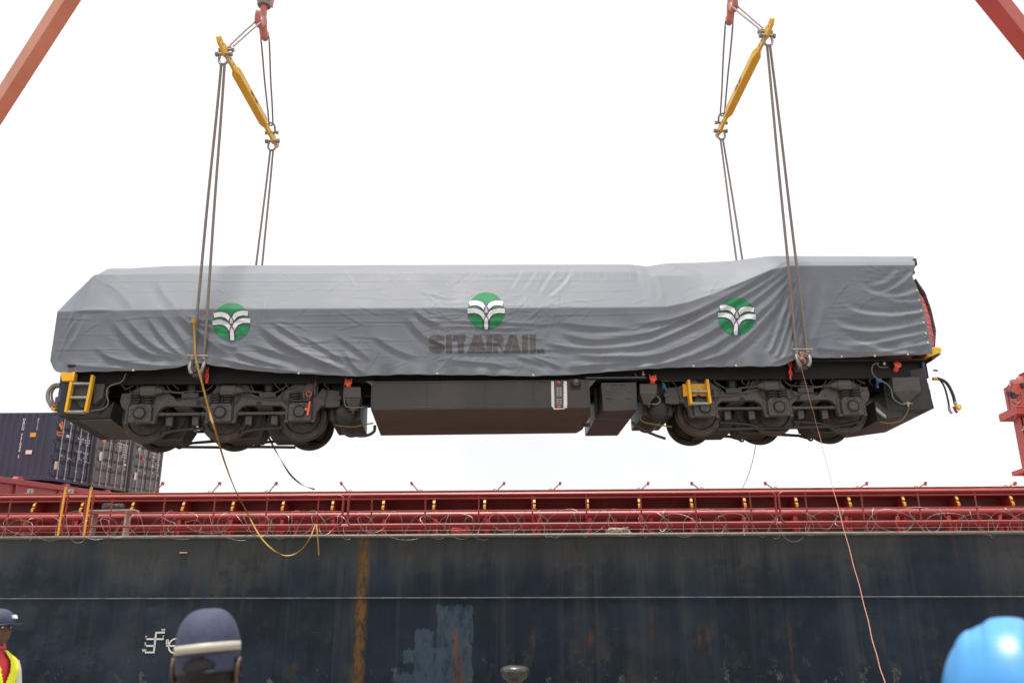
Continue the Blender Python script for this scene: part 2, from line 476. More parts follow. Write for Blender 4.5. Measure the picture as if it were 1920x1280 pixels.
    for i, (px, pw, t, bt, c, am) in enumerate((
            (684, 18, 1000, 1300, (0.23, 0.12, 0.03), 1.3), (855, 8, 1180, 1290, (0.27, 0.1, 0.03), 0.9), (862, 18, 1230, 1290, (0.2, 0.09, 0.035), 0.8),
            (840, 5, 1185, 1200, (0.2, 0.1, 0.03), 0.8), (875, 6, 1200, 1225, (0.22, 0.12, 0.03), 0.8), (829, 5, 1150, 1165, (0.22, 0.1, 0.03), 0.7),
            (1000, 9, 1185, 1212, (0.16, 0.08, 0.03), 0.8), (1107, 12, 1186, 1205, (0.2, 0.08, 0.03), 0.8), (1220, 7, 1140, 1200, (0.14, 0.075, 0.035), 0.7),
            (1312, 5, 1182, 1210, (0.2, 0.1, 0.035), 0.9), (1328, 8, 1182, 1222, (0.17, 0.085, 0.03), 0.9), (1477, 4, 1148, 1290, (0.17, 0.08, 0.03), 0.8),
            (356, 8, 1035, 1052, (0.13, 0.085, 0.03), 0.8), (362, 7, 1095, 1138, (0.11, 0.065, 0.03), 0.85), (405, 4, 1098, 1125, (0.12, 0.08, 0.04), 0.6),
            (210, 12, 1004, 1030, (0.13, 0.07, 0.03), 0.7), (1082, 12, 1004, 1045, (0.085, 0.055, 0.035), 0.8), (770, 10, 1004, 1035, (0.11, 0.06, 0.03), 0.7),
            (1786, 6, 1004, 1050, (0.12, 0.06, 0.03), 0.8), (455, 4, 1122, 1150, (0.12, 0.075, 0.04), 0.7), (470, 4, 1122, 1160, (0.12, 0.075, 0.04), 0.6),
            (1652, 7, 1185, 1220, (0.1, 0.065, 0.035), 0.7), (992, 5, 1118, 1135, (0.13, 0.075, 0.03), 0.6), (104, 5, 1190, 1200, (0.2, 0.11, 0.04), 0.7),
            (662, 7, 1122, 1180, (0.07, 0.06, 0.05), 0.8), (1310, 22, 1188, 1275, (0.06, 0.058, 0.05), 0.55), (248, 4, 1066, 1075, (0.15, 0.09, 0.04), 0.6))):
        k, cc = rust(px, pw, t, bt, c, am, i * 1.7)
        col = mix(k, col, cc)
    L.new(col, b.inputs['Base Color'])
    L.new(rng_(fine, 0.3, 0.7, 0.5, 0.72), b.inputs['Roughness'])
    b.inputs['Specular IOR Level'].default_value = 0.16
    # plate unevenness between frames and fine scale
    wv = noise(0.45, 3, 0.5, (1, 1, 0.5), 5)
    hb = mth('ADD', mth('MULTIPLY', wv, 1.0), mth('MULTIPLY', fine, 0.02))
    bp = N.new('ShaderNodeBump'); bp.inputs['Strength'].default_value = 0.5; bp.inputs['Distance'].default_value = 0.12
    L.new(hb, bp.inputs['Height']); L.new(bp.outputs[0], b.inputs['Normal'])
    return m

ship = empty('cargo_ship', SM)
tag(ship, 'dark navy blue rust-streaked cargo ship with red deck rail alongside the quay', 'ship')
XL, XR = -60.0, 60.0
# hull side with a rounded bilge and real thickness
b = MB()
b.prism3([(XL, 0, DECK - 0.02), (XL, 18, DECK - 0.02), (XL, 18, -6), (XL, 0.6, -6), (XL, 0.12, -5.3), (XL, 0, -4.5)], (XR - XL, 0, 0))
b.build('hull', hull_material(), ship, smooth=False)
b = MB(); b.b2(XL, XR, 0.02, 17.9, DECK - 0.016, DECK)
b.build('deck', M_DECK, ship, smooth=False)
# welded seam along the plate edge, and rounded gunwale bar
zs = sp(960, 1120, 0).z
b = MB(); b.prism3([(XL, -0.012, zs - 0.018), (XL, -0.022, zs - 0.006), (XL, -0.022, zs + 0.01), (XL, -0.001, zs + 0.018), (XL, 0.02, zs)], (XR - XL, 0, 0))
b.build('weld_seam', mat('weld_seam_chalk', (0.1, 0.107, 0.112), 0.6, var=0.5, scale=2.5), ship)
gz = sp(960, 1003.5, 0).z
b = MB(); b.tube([(XL, -0.01, gz), (XR, -0.01, gz)], 0.055, 12)
b.build('gunwale_bar', M_GUN, ship)

# hatch coaming set back from the rail
TC = 2.0
ztop = sp(960, 917.5, TC).z; zfl0 = sp(960, 945, TC).z
b = MB(); b.b2(XL, XR, TC + 0.6, TC + 0.62, DECK, zfl0 + 0.3)
b.build('coaming_wall', mat('coaming_wall_shade_red', (0.13, 0.022, 0.018), 0.6, var=0.2, scale=1.5), ship, smooth=False)  # ship red darkened to paint in the shade beneath the rim
b = MB()
zA, zB, zC_ = sp(960, 920.5, TC).z, sp(960, 929.5, TC).z, sp(960, 934, TC).z
prof = [(TC + 0.66, ztop - 0.03), (TC + 0.14, ztop - 0.03), (TC + 0.09, zA - 0.02)]
for k in range(9):
    a = math.radians(80 - 20 * k)
    prof.append((TC + 0.1 - 0.1 * max(0, math.cos(a)), (zA + zB) / 2 - 0.01 + (zA - zB) / 2 * math.sin(a)))
prof += [(TC + 0.05, zB - 0.02), (TC + 0.04, zC_), (TC + 0.66, zC_)]
b.prism3([(XL, p[0], p[1]) for p in prof], (XR - XL, 0, 0))
b.build('coaming_rim', M_RAILRED, ship)
b = MB(); b.b2(XL, XR, TC + 0.12, TC + 0.66, ztop - 0.028, ztop + 0.012)
b.build('coaming_edge', M_RUSTTOP, ship, bevel=0.01)

# fin brackets under the rim, each with a yellow lifting lug edge
lug_px = [60, 150, 245, 340, 433, 527, 620, 715, 810, 905, 998, 1098, 1195, 1293, 1393, 1490, 1590, 1692, 1793, 1895]
zf1, zf0 = zC_ + 0.02, sp(960, 966, TC).z
fb = MB()
fb.add([(s, TC + 0.6, z) for s in (-0.03, 0.03) for z in (zf1, DECK + 0.02)] + [(s, y, z) for s in (-0.03, 0.03) for (y, z) in ((TC + 0.16, zf1), (TC - 0.02, zf1 - 0.2), (TC + 0.02, zf0), (TC + 0.2, DECK + 0.02))],
       [(0, 4, 5, 6, 7, 1), (2, 3, 11, 10, 9, 8), (4, 8, 9, 5), (5, 9, 10, 6), (6, 10, 11, 7), (0, 2, 8, 4), (7, 11, 3, 1)])
yb = MB()
yp = [(TC + 0.15, zf1 + 0.0), (TC + 0.05, zf1 - 0.06), (TC + 0.0, zf1 - 0.15), (TC + 0.03, zf1 - 0.2), (TC - 0.05, zf1 - 0.25), (TC - 0.06, zf1 - 0.33), (TC + 0.01, zf1 - 0.38)]
yb.ribbon([(0, y - 0.012, z) for y, z in yp], Vector((1, 0, 0)), 0.075, 0.022)
fin0 = yel0 = None
for i, px in enumerate(lug_px):
    x = sp(px, 950, TC).x + 0.06
    if fin0 is None:
        fin0 = fb.build('bracket', M_SHIPRED, ship); yel0 = yb.build('lug_edge', mat('lug_yellow_worn', (0.5, 0.27, 0.02), 0.5, var=0.25, scale=9, dirt=(0.2, 0.09, 0.04), damt=0.35, dscale=9), fin0)
        f_, y_ = fin0, yel0
    else:
        f_ = fin0.copy(); COL.objects.link(f_); y_ = yel0.copy(); COL.objects.link(y_); y_.parent = f_
    f_.location.x = x
# cleats on top of the coaming
for i, (px, sgn) in enumerate(((305, 1), (412, 1), (518, 1), (640, -1), (772, -1), (945, 1), (1050, 1), (1215, 1), (1297, -1), (1435, -1), (1625, 1), (1735, 1), (1903, 1))):
    p = sp(px, 906, TC + 0.3)
    b = MB()
    base = Vector((p.x - sgn * 0.22, TC + 0.3, ztop + 0.012)); head = Vector((p.x, TC + 0.3, p.z))
    b.tube([base, base.lerp(head, 0.5) + Vector((0, 0, 0.01)), head], 0.02, 6)
    b.box(head, (0.07, 0.1, 0.1), Matrix.Rotation(sgn * 0.25, 3, 'Y'))
    b.torus(base + Vector((-sgn * 0.07, 0, 0.0)), (0, 1, 0), 0.06, 0.013, 12, 6)
    b.build('hatch_cleat', M_HATCH, ship, bevel=0.006)
# deck pipes behind the rail, with saddles
for (py, t, r) in ((965.5, 1.25, 0.11), (985.5, 0.85, 0.09)):
    z = sp(960, py, t).z
    b = MB(); b.tube([(XL, t, z), (XR, t, z)], r, 20, cap=True)
    b.build('deck_pipe', M_RAILRED, ship)
for i, px in enumerate(range(40, 1920, 96)):
    x = sp(px + 10, 985, 1.25).x
    b = MB(); z1 = sp(960, 965.5, 1.25).z
    b.b2(x - 0.05, x + 0.05, 1.12, 1.38, DECK, z1 - 0.1)
    b.lathe([(0.118, -0.02), (0.118, 0.02)], (x, 1.25, z1), (1, 0, 0), 20)
    b.b2(x - 0.03, x + 0.03, 0.8, 0.9, DECK, sp(960, 985.5, 0.85).z - 0.06)
    b.build('pipe_saddle', M_SHIPRED, ship)
# small vent pipes and valves along the deck
for px, t, h in ((495, 1.75, 0.9), (557, 1.75, 0.95), (790, 1.8, 0.75), (1152, 1.8, 0.95), (1220, 1.8, 0.9), (1835, 1.8, 0.95), (1905, 1.75, 0.9)):
    x = sp(px, 960, t).x
    b = MB(); b.lathe([(0, h), (0.09, h), (0.1, h - 0.05), (0.1, h - 0.14), (0.065, h - 0.16), (0.065, 0)], (x, t, DECK), (0, 0, 1), 14)
    b.build('vent_pipe', M_SHIPRED, ship)
# guard rail
TR = 0.1
zt, zm, zb = sp(960, 926, TR).z, sp(960, 956.5, TR).z, sp(960, 982.5, TR).z
sections = [(-200, 643), (653, 1455), (1462, 2100)]
for (a, c) in sections:
    xa, xc = sp(a, 950, TR).x, sp(c, 950, TR).x
    def frame(x0, x1):
        r = 0.13
        pts = []
        for (cx, cz, a0) in ((x1 - r, zt - r, 90), (x1 - r, zb + r, 0), (x0 + r, zb + r, 270), (x0 + r, zt - r, 180)):
            for k in range(6):
                an = math.radians(a0 - k * 18)
                pts.append((cx + r * math.cos(an), TR, cz + r * math.sin(an)))
        return pts
    b = MB(); b.tube(frame(xa, xc), 0.032, 10, closed=True)
    b.build('rail_frame', M_RAILRED, ship)
    b = MB(); b.tube([(xa, TR, zm), (xc, TR, zm)], 0.017, 8)
    b.build('mid_rail', M_RAILRED, ship)
for px in (-85, 22, 117, 163, 212, 310, 404, 502, 598, 698, 798, 898, 998, 1099, 1201, 1303, 1406, 1510, 1615, 1721, 1828, 1935):
    x = sp(px, 930, TR + 0.05).x
    b = MB(); b.box((x, TR + 0.05, (zt + DECK) / 2 + 0.03), (0.045, 0.016, zt - DECK + 0.02))
    b.box((x, TR + 0.12, DECK + 0.18), (0.012, 0.12, 0.3))
    b.build('stanchion', M_RAILRED, ship, bevel=0.004)
# gate posts with yellow tubes
for px in (121, 169):
    x = sp(px, 935, TR - 0.06).x
    zt2 = sp(px, 924, TR).z
    b = MB(); b.b2(x - 0.085, x - 0.035, TR - 0.05, TR - 0.02, DECK, zt2 + 0.02); b.b2(x + 0.055, x + 0.09, TR - 0.05, TR, DECK, zt2 + 0.02)
    for k in range(9): b.box((x + 0.1, TR - 0.02, DECK + 0.12 + k * 0.12), (0.02, 0.03, 0.03))
    g = b.build('gate_post', M_SHIPRED, ship, bevel=0.004)
    b = MB(); b.tube([(x, TR - 0.09, DECK - 0.02), (x, TR - 0.09, zt2 + 0.06)], 0.032, 10)
    b.torus((x, TR - 0.09, zt2 + 0.11), (0, 1, 0), 0.035, 0.012, 12, 6)
    b.build('gate_tube', M_YEL, g)
# small stuff on deck
pl = sp(210, 958, 0.6)
b = MB(); b.box((pl.x, 0.6, pl.z), (1.5, 0.35, 0.05), Matrix.Rotation(-0.01, 3, 'Y'))
b.box((pl.x - 0.5, 0.6, (pl.z + DECK) / 2), (0.06, 0.3, pl.z - DECK - 0.02)); b.box((pl.x + 0.5, 0.6, (pl.z + DECK) / 2), (0.06, 0.3, pl.z - DECK - 0.02))
tag(b.build('plank', mat('plank_wood', (0.4, 0.34, 0.27), 0.7, scale=6), None, 0.005, mw=SM), 'pale plank on trestles behind the red rail below the yellow posts', 'plank')
b = MB()
random.seed(3)
pts = []
for k in range(60):
    a = k * 0.75
    pts.append((pl.x + 0.02 + 0.28 * math.cos(a) + random.uniform(-.03, .03), 0.6 + 0.1 * math.sin(a), pl.z + 0.06 + 0.07 * (0.5 + 0.5 * math.sin(a * 1.7)) + k * 0.0012))
b.tube(pts, 0.035, 7)
tag(b.build('hose_bundle', mat('bundle_dark', (0.04, 0.04, 0.045), 0.6), None, mw=SM), 'dark hose bundle lying on the pale plank behind the rail', 'hose')
def heap(px, py, t, w, m, name, label, cat, r=0.03, n=70, seed=1):
    random.seed(seed); p = sp(px, py, t); pts = []
    for k in range(n):
        a = k * 0.9
        pts.append((p.x + w * math.cos(a) * random.uniform(.3, 1), t + 0.12 * math.sin(a * 1.3), DECK + r + abs(math.sin(a * 0.7)) * 0.2 * random.uniform(.2, 1)))
    b = MB(); b.tube(spl(pts, n * 3), r, 6)
    tag(b.build(name, m, None, mw=SM), label, cat)
heap(866, 990, 0.25, 0.3, mat('red_rope', (0.5, 0.06, 0.07), 0.7, scale=10), 'rope_heap', 'crumpled red rope heap on the deck edge under the razor wire', 'rope', 0.032, 60, 4)
heap(1160, 992, 0.25, 0.45, mat('pale_rope', (0.42, 0.38, 0.3), 0.7, scale=10), 'rope_heap', 'pale straw-coloured rope heap on the deck edge under the razor wire', 'rope', 0.022, 50, 5)

# hatch cover carrying the containers
CP = [-17.4258861, 33.1131849, 7.42337306, 0.0313663350, -0.0760707026, 1.41807226]
CM = Matrix.Translation(CP[:3]) @ Matrix.Rotation(CP[5], 4, 'Z') @ Matrix.Rotation(CP[4], 4, 'Y') @ Matrix.Rotation(CP[3], 4, 'X')
HMr = SMI @ CM                         # container frame seen from the ship frame
b = MB(); b.b2(-5.2, 12, -0.35, 13, -1.5, -0.2)
b.b2(-5.2, 12, -0.45, 13, -0.34, -0.16)
for x in np.arange(-4.5, 12, 2.35): b.b2(x - 0.03, x + 0.03, -0.44, -0.3, -1.5, -0.34)
hc = b.build('hatch_cover', M_HATCH, ship, 0.01); hc.matrix_basis = HMr
for x in np.arange(-1.6, 9, 2.69):
    b = MB(); b.prism([(x - 0.22, -0.16), (x + 0.22, -0.16), (x + 0.1, -0.02), (x - 0.1, -0.02)], -0.1, 0.1)
    o = b.build('container_socket', M_HATCH, ship, 0.005); o.matrix_basis = HMr
for (px, py) in ((55, 921), (131, 921)):
    p = sp(px, py, TC + 0.9); b = MB()
    b.box(p, (0.1, 0.1, 0.14)); b.tube([p + Vector((-0.05, 0, -0.05)), p + Vector((-0.28, 0, -0.12))], 0.015, 6)
    b.box(p + Vector((0.09, 0, 0)), (0.05, 0.08, 0.14))
    b.build('hatch_cleat', M_GALV, ship, 0.006)
# step under the hatch cover edge
# load line marks on the hull
def mark(polys, name='load_line_mark'):
    b = MB()
    for q in polys: b.prism(q, -0.008, 0.004)
    b.build(name, M_MARKW, ship, smooth=False)
def hz(x0, x1, y, w=3.2):
    p = [sp(x0, y - w / 2, 0), sp(x1, y - w / 2, 0), sp(x1, y + w / 2, 0), sp(x0, y + w / 2, 0)]
    return [(q.x, q.z) for q in p]
def st(x0, y0, x1, y1, w=3.2):
    p = [sp(x0 - w / 2, y0, 0), sp(x0 + w / 2, y0, 0), sp(x1 + w / 2, y1, 0), sp(x1 - w / 2, y1, 0)]
    return [(q.x, q.z) for q in p]
mark([hz(291.5, 309, 1185.2), st(293, 1185, 288.5, 1222)])
mark([hz(275, 307, 1197.3)])
mark([hz(274, 291, 1210)])
mark([hz(272, 290, 1222.2)])
mark([hz(311.5, 331, 1210)])
c = sp(329, 1210, 0); ring = []
R0, R1 = 0.205, 0.165
mark([[(c.x + R0 * math.cos(a), c.z + R0 * math.sin(a)), (c.x + R1 * math.cos(a), c.z + R1 * math.sin(a)), (c.x + R1 * math.cos(a2), c.z + R1 * math.sin(a2)), (c.x + R0 * math.cos(a2), c.z + R0 * math.sin(a2))]
      for a, a2 in [(2 * math.pi * k / 40, 2 * math.pi * (k + 1) / 40) for k in range(40)]], 'load_line_ring')
for ch, px, py, sz in (('TF', 306, 1181.5, .11), ('F', 306.5, 1193, .09), ('T', 274, 1194, .09), ('S', 272.5, 1206.5, .1), ('W', 270.5, 1219, .11), ('B', 314, 1203, .17)):
    me = text_mesh(ch, sz, 0.004); p = sp(px, py, 0)
    o = link('load_line_letter', me, M_MARKW, ship, smooth=False)
    o.matrix_basis = Matrix.Translation((p.x, -0.004, p.z)) @ Matrix.Rotation(math.pi / 2, 4, 'X')
p = sp(345, 1036, 0)
b = MB(); b.box((p.x, -0.03, p.z), (0.22, 0.06, 0.035))
b.build('hull_lug', mat('lug_pale', (0.5, 0.34, 0.18), 0.6), ship, 0.004)

# razor wire tangled along the rail: two coils of opposite hand, badly stretched
random.seed(11)
xs0 = sp(-60, 985, -0.15).x; xe = sp(1990, 985, -0.15).x
b = MB()
for hand, zoff in ((1, 0.0), (-1, 0.05)):
    x = xs0; P = []; first = random.uniform(0, 6)
    while x < xe:
        pitch = random.uniform(0.5, 1.05); R = random.uniform(0.24, 0.4); zc0 = DECK + zoff + random.uniform(0.14, 0.34); lean = random.uniform(0.05, 0.4)
        yo = random.uniform(-0.05, 0.05); n = 24
        for k in range(n):
            a = 2 * math.pi * k / n + first
            P.append(Vector((x + pitch * k / n + hand * lean * math.cos(a), -0.13 + yo + 0.2 * math.cos(a), zc0 + R * math.sin(a) + 0.03 * math.sin(a * 2.3 + x))))
        x += pitch
    for it in range(3):
        P = [P[0]] + [(P[i - 1] + P[i] * 2 + P[i + 1]) / 4 for i in range(1, len(P) - 1)] + [P[-1]]
    full = []
    for i in range(len(P) - 1):
        full.append(P[i]); full.append(P[i].lerp(P[i + 1], 0.5))
    b.tube(full, [0.0068 if k % 2 == 0 else 0.0034 for k in range(len(full))], 5)
b.tube([(xs0, -0.12, DECK + 0.12), (xe, -0.12, DECK + 0.12)], 0.004, 5)
tag(b.build('razor_wire', M_RAZOR, None, mw=SM), 'coil of shiny razor wire tangled along the red ship rail', 'razor wire')
# ------------------------------------------------------------------ containers
CW, CH, CL = 2.438, 2.591, 6.06
def container(idx, name_mat, col, label, decals):
    m = mat(name_mat, col, 0.5, var=0.12, scale=1.2, dirt=tuple(c * 0.6 + 0.05 for c in col), damt=0.2, dscale=2.0, bump=0.05, bscale=20)
    md = mat(name_mat + '_dark', tuple(c * 0.35 for c in col), 0.6)
    mr = mat('lock_rod_' + name_mat, (0.42, 0.42, 0.43), 0.4, metal=0.4)
    root = empty('shipping_container', CM @ Matrix.Translation(((CW + 0.25) * idx, 0, 0)))
    tag(root, label, 'container', 'containers stowed on the hatch cover')
    b = MB()                                                            # frame: rails, posts
    for x in (0.06, CW - 0.06):
        for y in (0.06, CL - 0.06): b.box((x, y, CH / 2), (0.12, 0.12, CH - 0.1))
        b.box((x, CL / 2, 0.09), (0.08, CL - 0.2, 0.14)); b.box((x, CL / 2, CH - 0.06), (0.08, CL - 0.2, 0.1))
    for y in (0.06, CL - 0.06):
        b.box((CW / 2, y, 0.09), (CW - 0.2, 0.1, 0.15)); b.box((CW / 2, y, CH - 0.07), (CW - 0.2, 0.1, 0.12))
    b.build('frame', m, root, 0.008)
    cast = MB()
    for x in (0.085, CW - 0.085):
        for y in (0.085, CL - 0.085):
            for z in (0.06, CH - 0.06): cast.box((x, y, z), (0.178, 0.178, 0.125))
    cc = cast.build('corner_casting', m, root, 0.012)
    hol = MB()
    for x in (0.085, CW - 0.085):
        for z in (0.06, CH - 0.06): hol.lathe([(0, -0.003), (0.035, -0.003), (0.035, 0.01)], (x, -0.002, z), (0, 1, 0), 12)
    for y in (0.085,):
        for z in (0.06, CH - 0.06): hol.lathe([(0, -0.003), (0.035, -0.003), (0.035, 0.01)], (-0.002, y, z), (1, 0, 0), 12)
    hol.build('casting_hole', M_MARK, cc)
    # corrugated long sides, roof, back
    def corr(x, sgn):
        vs = []; fs = []; y = 0.12; p = 0.278; i = 0; ys = []
        while y < CL - 0.12:
            for dy, dep in ((0, 0), (0.072, 0), (0.14, 0.036), (0.21, 0.036)):
                ys.append((min(y + dy, CL - 0.12), dep))
            y += p
        for (yy, dd) in ys:
            vs += [(x + sgn * (dd + 0.01), yy, 0.15), (x + sgn * (dd + 0.01), yy, CH - 0.1)]
        n = len(ys)
        fs = [(2 * k, 2 * k + 2, 2 * k + 3, 2 * k + 1) for k in range(n - 1)]
        return vs, fs
    b = MB(); b.add(*corr(0.0, 1)); b.build('side_panel', m, root, smooth=False)
    b = MB(); b.add(*corr(CW, -1)); b.build('side_panel', m, root, smooth=False)
    b = MB(); b.b2(0.05, CW - 0.05, 0.05, CL - 0.05, CH - 0.05, CH - 0.02); b.b2(0.1, CW - 0.1, CL - 0.06, CL - 0.03, 0.15, CH - 0.1); b.b2(0.08, CW - 0.08, 0.1, CL - 0.1, 0.1, 0.14)
    b.build('roof_and_floor', m, root)
    # two doors, each with pressed panels, gasket, two lock rods
    for d in (0, 1):
        x0 = 0.13 + d * (CW / 2 - 0.125); x1 = x0 + CW / 2 - 0.14
        b = MB()
        b.b2(x0, x1, 0.03, 0.06, 0.18, CH - 0.14)
        for z0, z1 in ((0.2, 0.66), (0.78, 1.08), (1.2, 1.5), (1.62, 1.92), (2.04, 2.42)):
            b.add([(x0 + 0.04, 0.031, z0), (x1 - 0.04, 0.031, z0), (x1 - 0.04, 0.031, z1), (x0 + 0.04, 0.031, z1),
                   (x0 + 0.07, 0.004, z0 + 0.03), (x1 - 0.07, 0.004, z0 + 0.03), (x1 - 0.07, 0.004, z1 - 0.03), (x0 + 0.07, 0.004, z1 - 0.03)],
                  [(4, 5, 6, 7), (0, 1, 5, 4), (1, 2, 6, 5), (2, 3, 7, 6), (3, 0, 4, 7)])
        dr = b.build('door', m, root, smooth=False)
        g = MB()
        for xx in (x0 - 0.012, x1 + 0.012): g.b2(xx - 0.016, xx + 0.016, 0.012, 0.05, 0.18, CH - 0.14)
        for zz in (0.72, 1.14, 1.56, 1.98): g.b2(x0 + 0.05, x1 - 0.05, 0.026, 0.033, zz - 0.035, zz + 0.045)  # dark strips paint shade into the grooves between the pressed panels
        g.build('seal_and_groove_shade', md, dr, smooth=False)
        for k, fx in enumerate((0.3, 0.72)):
            xr = x0 + (x1 - x0) * fx
            r = MB(); r.tube([(xr, -0.03, 0.1), (xr, -0.03, CH - 0.08)], 0.019, 8)
            for z in (0.13, 0.5, 1.25, 1.9, CH - 0.12): r.box((xr, -0.02, z), (0.075, 0.05, 0.07))
            hz_ = 0.98 - 0.06 * k
            r.tube([(xr, -0.045, hz_), (xr + 0.09, -0.05, hz_ + 0.045), (xr + 0.17, -0.045, hz_ - 0.01), (xr + 0.27, -0.045, hz_ - 0.02)], 0.014, 6)
            r.box((xr + 0.03, -0.045, hz_), (0.07, 0.03, 0.07))
            r.build('lock_rod', mr, dr)
        for z in (0.3, 0.9, 1.5, 2.1):
            h = MB(); xh = 0.095 if d == 0 else CW - 0.095
            h.box((xh, 0.0, z), (0.09, 0.05, 0.13)); h.build('hinge', m, dr, 0.004)
    for kind, x, z, w, h, c, txt in decals:
        mm = mat('decal_%s' % (c,), c, 0.5, var=0.08, scale=6)
        if kind == 'side':                                              # lettering stacked on the long side, y = x here
            me = text_mesh(txt, h, 0.002)
            o = link('lettering', me, mm, root, smooth=False)
            o.matrix_basis = Matrix.Translation((-0.004, x, z)) @ Matrix(((0, 0, -1, 0), (-1, 0, 0, 0), (0, 1, 0, 0), (0, 0, 0, 1)))
            continue
        if kind == 'sideplate':
            b = MB(); b.b2(-0.008, 0.002, x - w / 2, x + w / 2, z - h / 2, z + h / 2); b.build('side_plate', mm, root); continue
        if kind == 'text':
            me = text_mesh(txt, h, 0.002); o = link('lettering', me, mm, root, smooth=False)
            o.matrix_basis = Matrix.Translation((x, -0.004, z)) @ Matrix.Rotation(math.pi / 2, 4, 'X'); continue
        b = MB()
        if kind == 'dia': b.prism([(x - w / 2, z), (x, z - h / 2), (x + w / 2, z), (x, z + h / 2)], -0.01, 0.004)
        elif kind == 'tri': b.prism([(x - w / 2, z + h / 2), (x + w / 2, z + h / 2), (x, z - h / 2)], -0.01, 0.004)
        else: b.prism([(x - w / 2, z - h / 2), (x + w / 2, z - h / 2), (x + w / 2, z + h / 2), (x - w / 2, z + h / 2)], -0.01, 0.004)
        p = b.build('placard', mm, root, smooth=False)
        if txt:
            me = text_mesh(txt, h * (0.32 if kind == 'dia' else 0.8), 0.002); o = link('placard_text', me, M_MARK, p, smooth=False)
            o.matrix_basis = Matrix.Translation((x, -0.013, z + (h * 0.18 if kind == 'dia' else 0))) @ Matrix.Rotation(math.pi / 2, 4, 'X')
    return root
WH, OR, CR = (0.75, 0.75, 0.75), (0.75, 0.24, 0.06), (0.6, 0.6, 0.48)
def stack(txt, y, z0, dz, h):
    return [('side', y, z0 - i * dz, 0, h, WH, ch) for i, ch in enumerate(txt) if ch != ' ']
rowt = lambda x, z, lines, h=0.085: [('text', x, z - i * h * 1.15, 0, h, WH, t) for i, t in enumerate(lines)]
container(0, 'container_navy', (0.036, 0.043, 0.082), 'dark navy shipping container with orange placard, nearest of three on the hatch',
          [('dia', 0.36, 2.12, 0.34, 0.34, OR, '1.1'), ('rect', 0.32, 1.8, 0.36, 0.15, OR, '0081'), ('rect', 0.85, 1.78, 0.26, 0.1, WH, ''), ('rect', 0.36, 0.6, 0.2, 0.3, CR, ''), ('rect', 0.9, 2.3, 0.14, 0.08, WH, '')]
          + rowt(1.98, 2.28, ['751040', '22G1'], 0.11) + rowt(1.62, 1.78, ['MAX GW', 'TARE', 'NET'], 0.09) + rowt(2.05, 1.78, ['30480 KG', '2230 KG', '28250'], 0.085) + rowt(1.62, 1.28, ['CU CAP', '33.2', '1172'], 0.09) + rowt(2.05, 1.26, ['67200 LB', '4920', 'CU FT'], 0.085)
          + stack('UACU 751040 5', 1.35, 2.3, 0.118, 0.15) + stack('Aulivn', 0.75, 2.32, 0.075, 0.1) + [('sideplate', 0.88, 1.72, 0.24, 0.16, (0.75, 0.4, 0.02), ''), ('sideplate', 0.95, 1.06, 0.26, 0.15, WH, '')])
container(1, 'container_grey', (0.125, 0.136, 0.132), 'grey shipping container with orange diamond placard, between the navy one and the far one',
          [('dia', 0.42, 1.98, 0.34, 0.36, OR, ''), ('rect', 0.4, 1.28, 0.22, 0.34, WH, ''), ('rect', 2.15, 1.12, 0.16, 0.08, WH, '')]
          + rowt(1.62, 2.34, ['CAXU', '664'], 0.12) + rowt(2.0, 2.4, ['302918 7', '22G1'], 0.12) + rowt(1.6, 1.95, ['MGW', 'TARE', 'NET'], 0.13) + rowt(2.02, 1.95, ['30480 KG', '67200 LB', '2180 KG', '4810 LB', '28300 KG', '62390 LB'], 0.09))
container(2, 'container_grey_far', (0.135, 0.146, 0.143), 'grey shipping container with red and white stickers, farthest of three on the hatch',
          [('tri', 0.42, 1.86, 0.2, 0.24, WH, ''), ('rect', 0.85, 1.85, 0.14, 0.2, (0.3, 0.4, 0.5), ''), ('dia', 0.85, 1.55, 0.3, 0.34, (0.62, 0.13, 0.08), ''), ('rect', 0.9, 1.25, 0.16, 0.14, (0.06, 0.2, 0.14), ''), ('rect', 0.38, 0.72, 0.2, 0.32, WH, '')]
          + rowt(1.6, 2.3, ['TGHU', '118'], 0.12) + rowt(2.0, 2.32, ['224 3', '22G1'], 0.12) + rowt(1.6, 1.86, ['MGW', 'TARE', 'NET'], 0.13) + rowt(2.02, 1.86, ['30480', '67200', '2200', '4850', '28280'], 0.1) + rowt(1.6, 1.3, ['CUBE'], 0.1) + rowt(2.0, 1.25, ['33.1', '1169'], 0.1))
# ------------------------------------------------------------------ locomotive (frame: x along, y away from the quay, z up from the rail)
YAW, TILT = 0.056, -0.025
ref = at(940, 768.5, 17.0)
LR = Matrix.Rotation(YAW, 4, 'Z') @ Matrix.Rotation(TILT, 4, 'Y') @ Matrix.Diagonal((1, 0.85, 1, 1))      # narrow-gauge width
LM = Matrix.Translation(ref - (LR.to_3x3() @ Vector((0, -1.0, 0.5)))) @ LR
LMI = LM.inverted()
def lp(px, py, y=-1.0):
    p = infr(LMI, px, py, y)
    return (p.x, p.z)
def lpoly(pts, y):
    return [lp(a, c, y) for a, c in pts]
loco = empty('locomotive', LM)
tag(loco, 'black-framed six-axle diesel locomotive hanging from slings under a grey tarpaulin', 'locomotive')

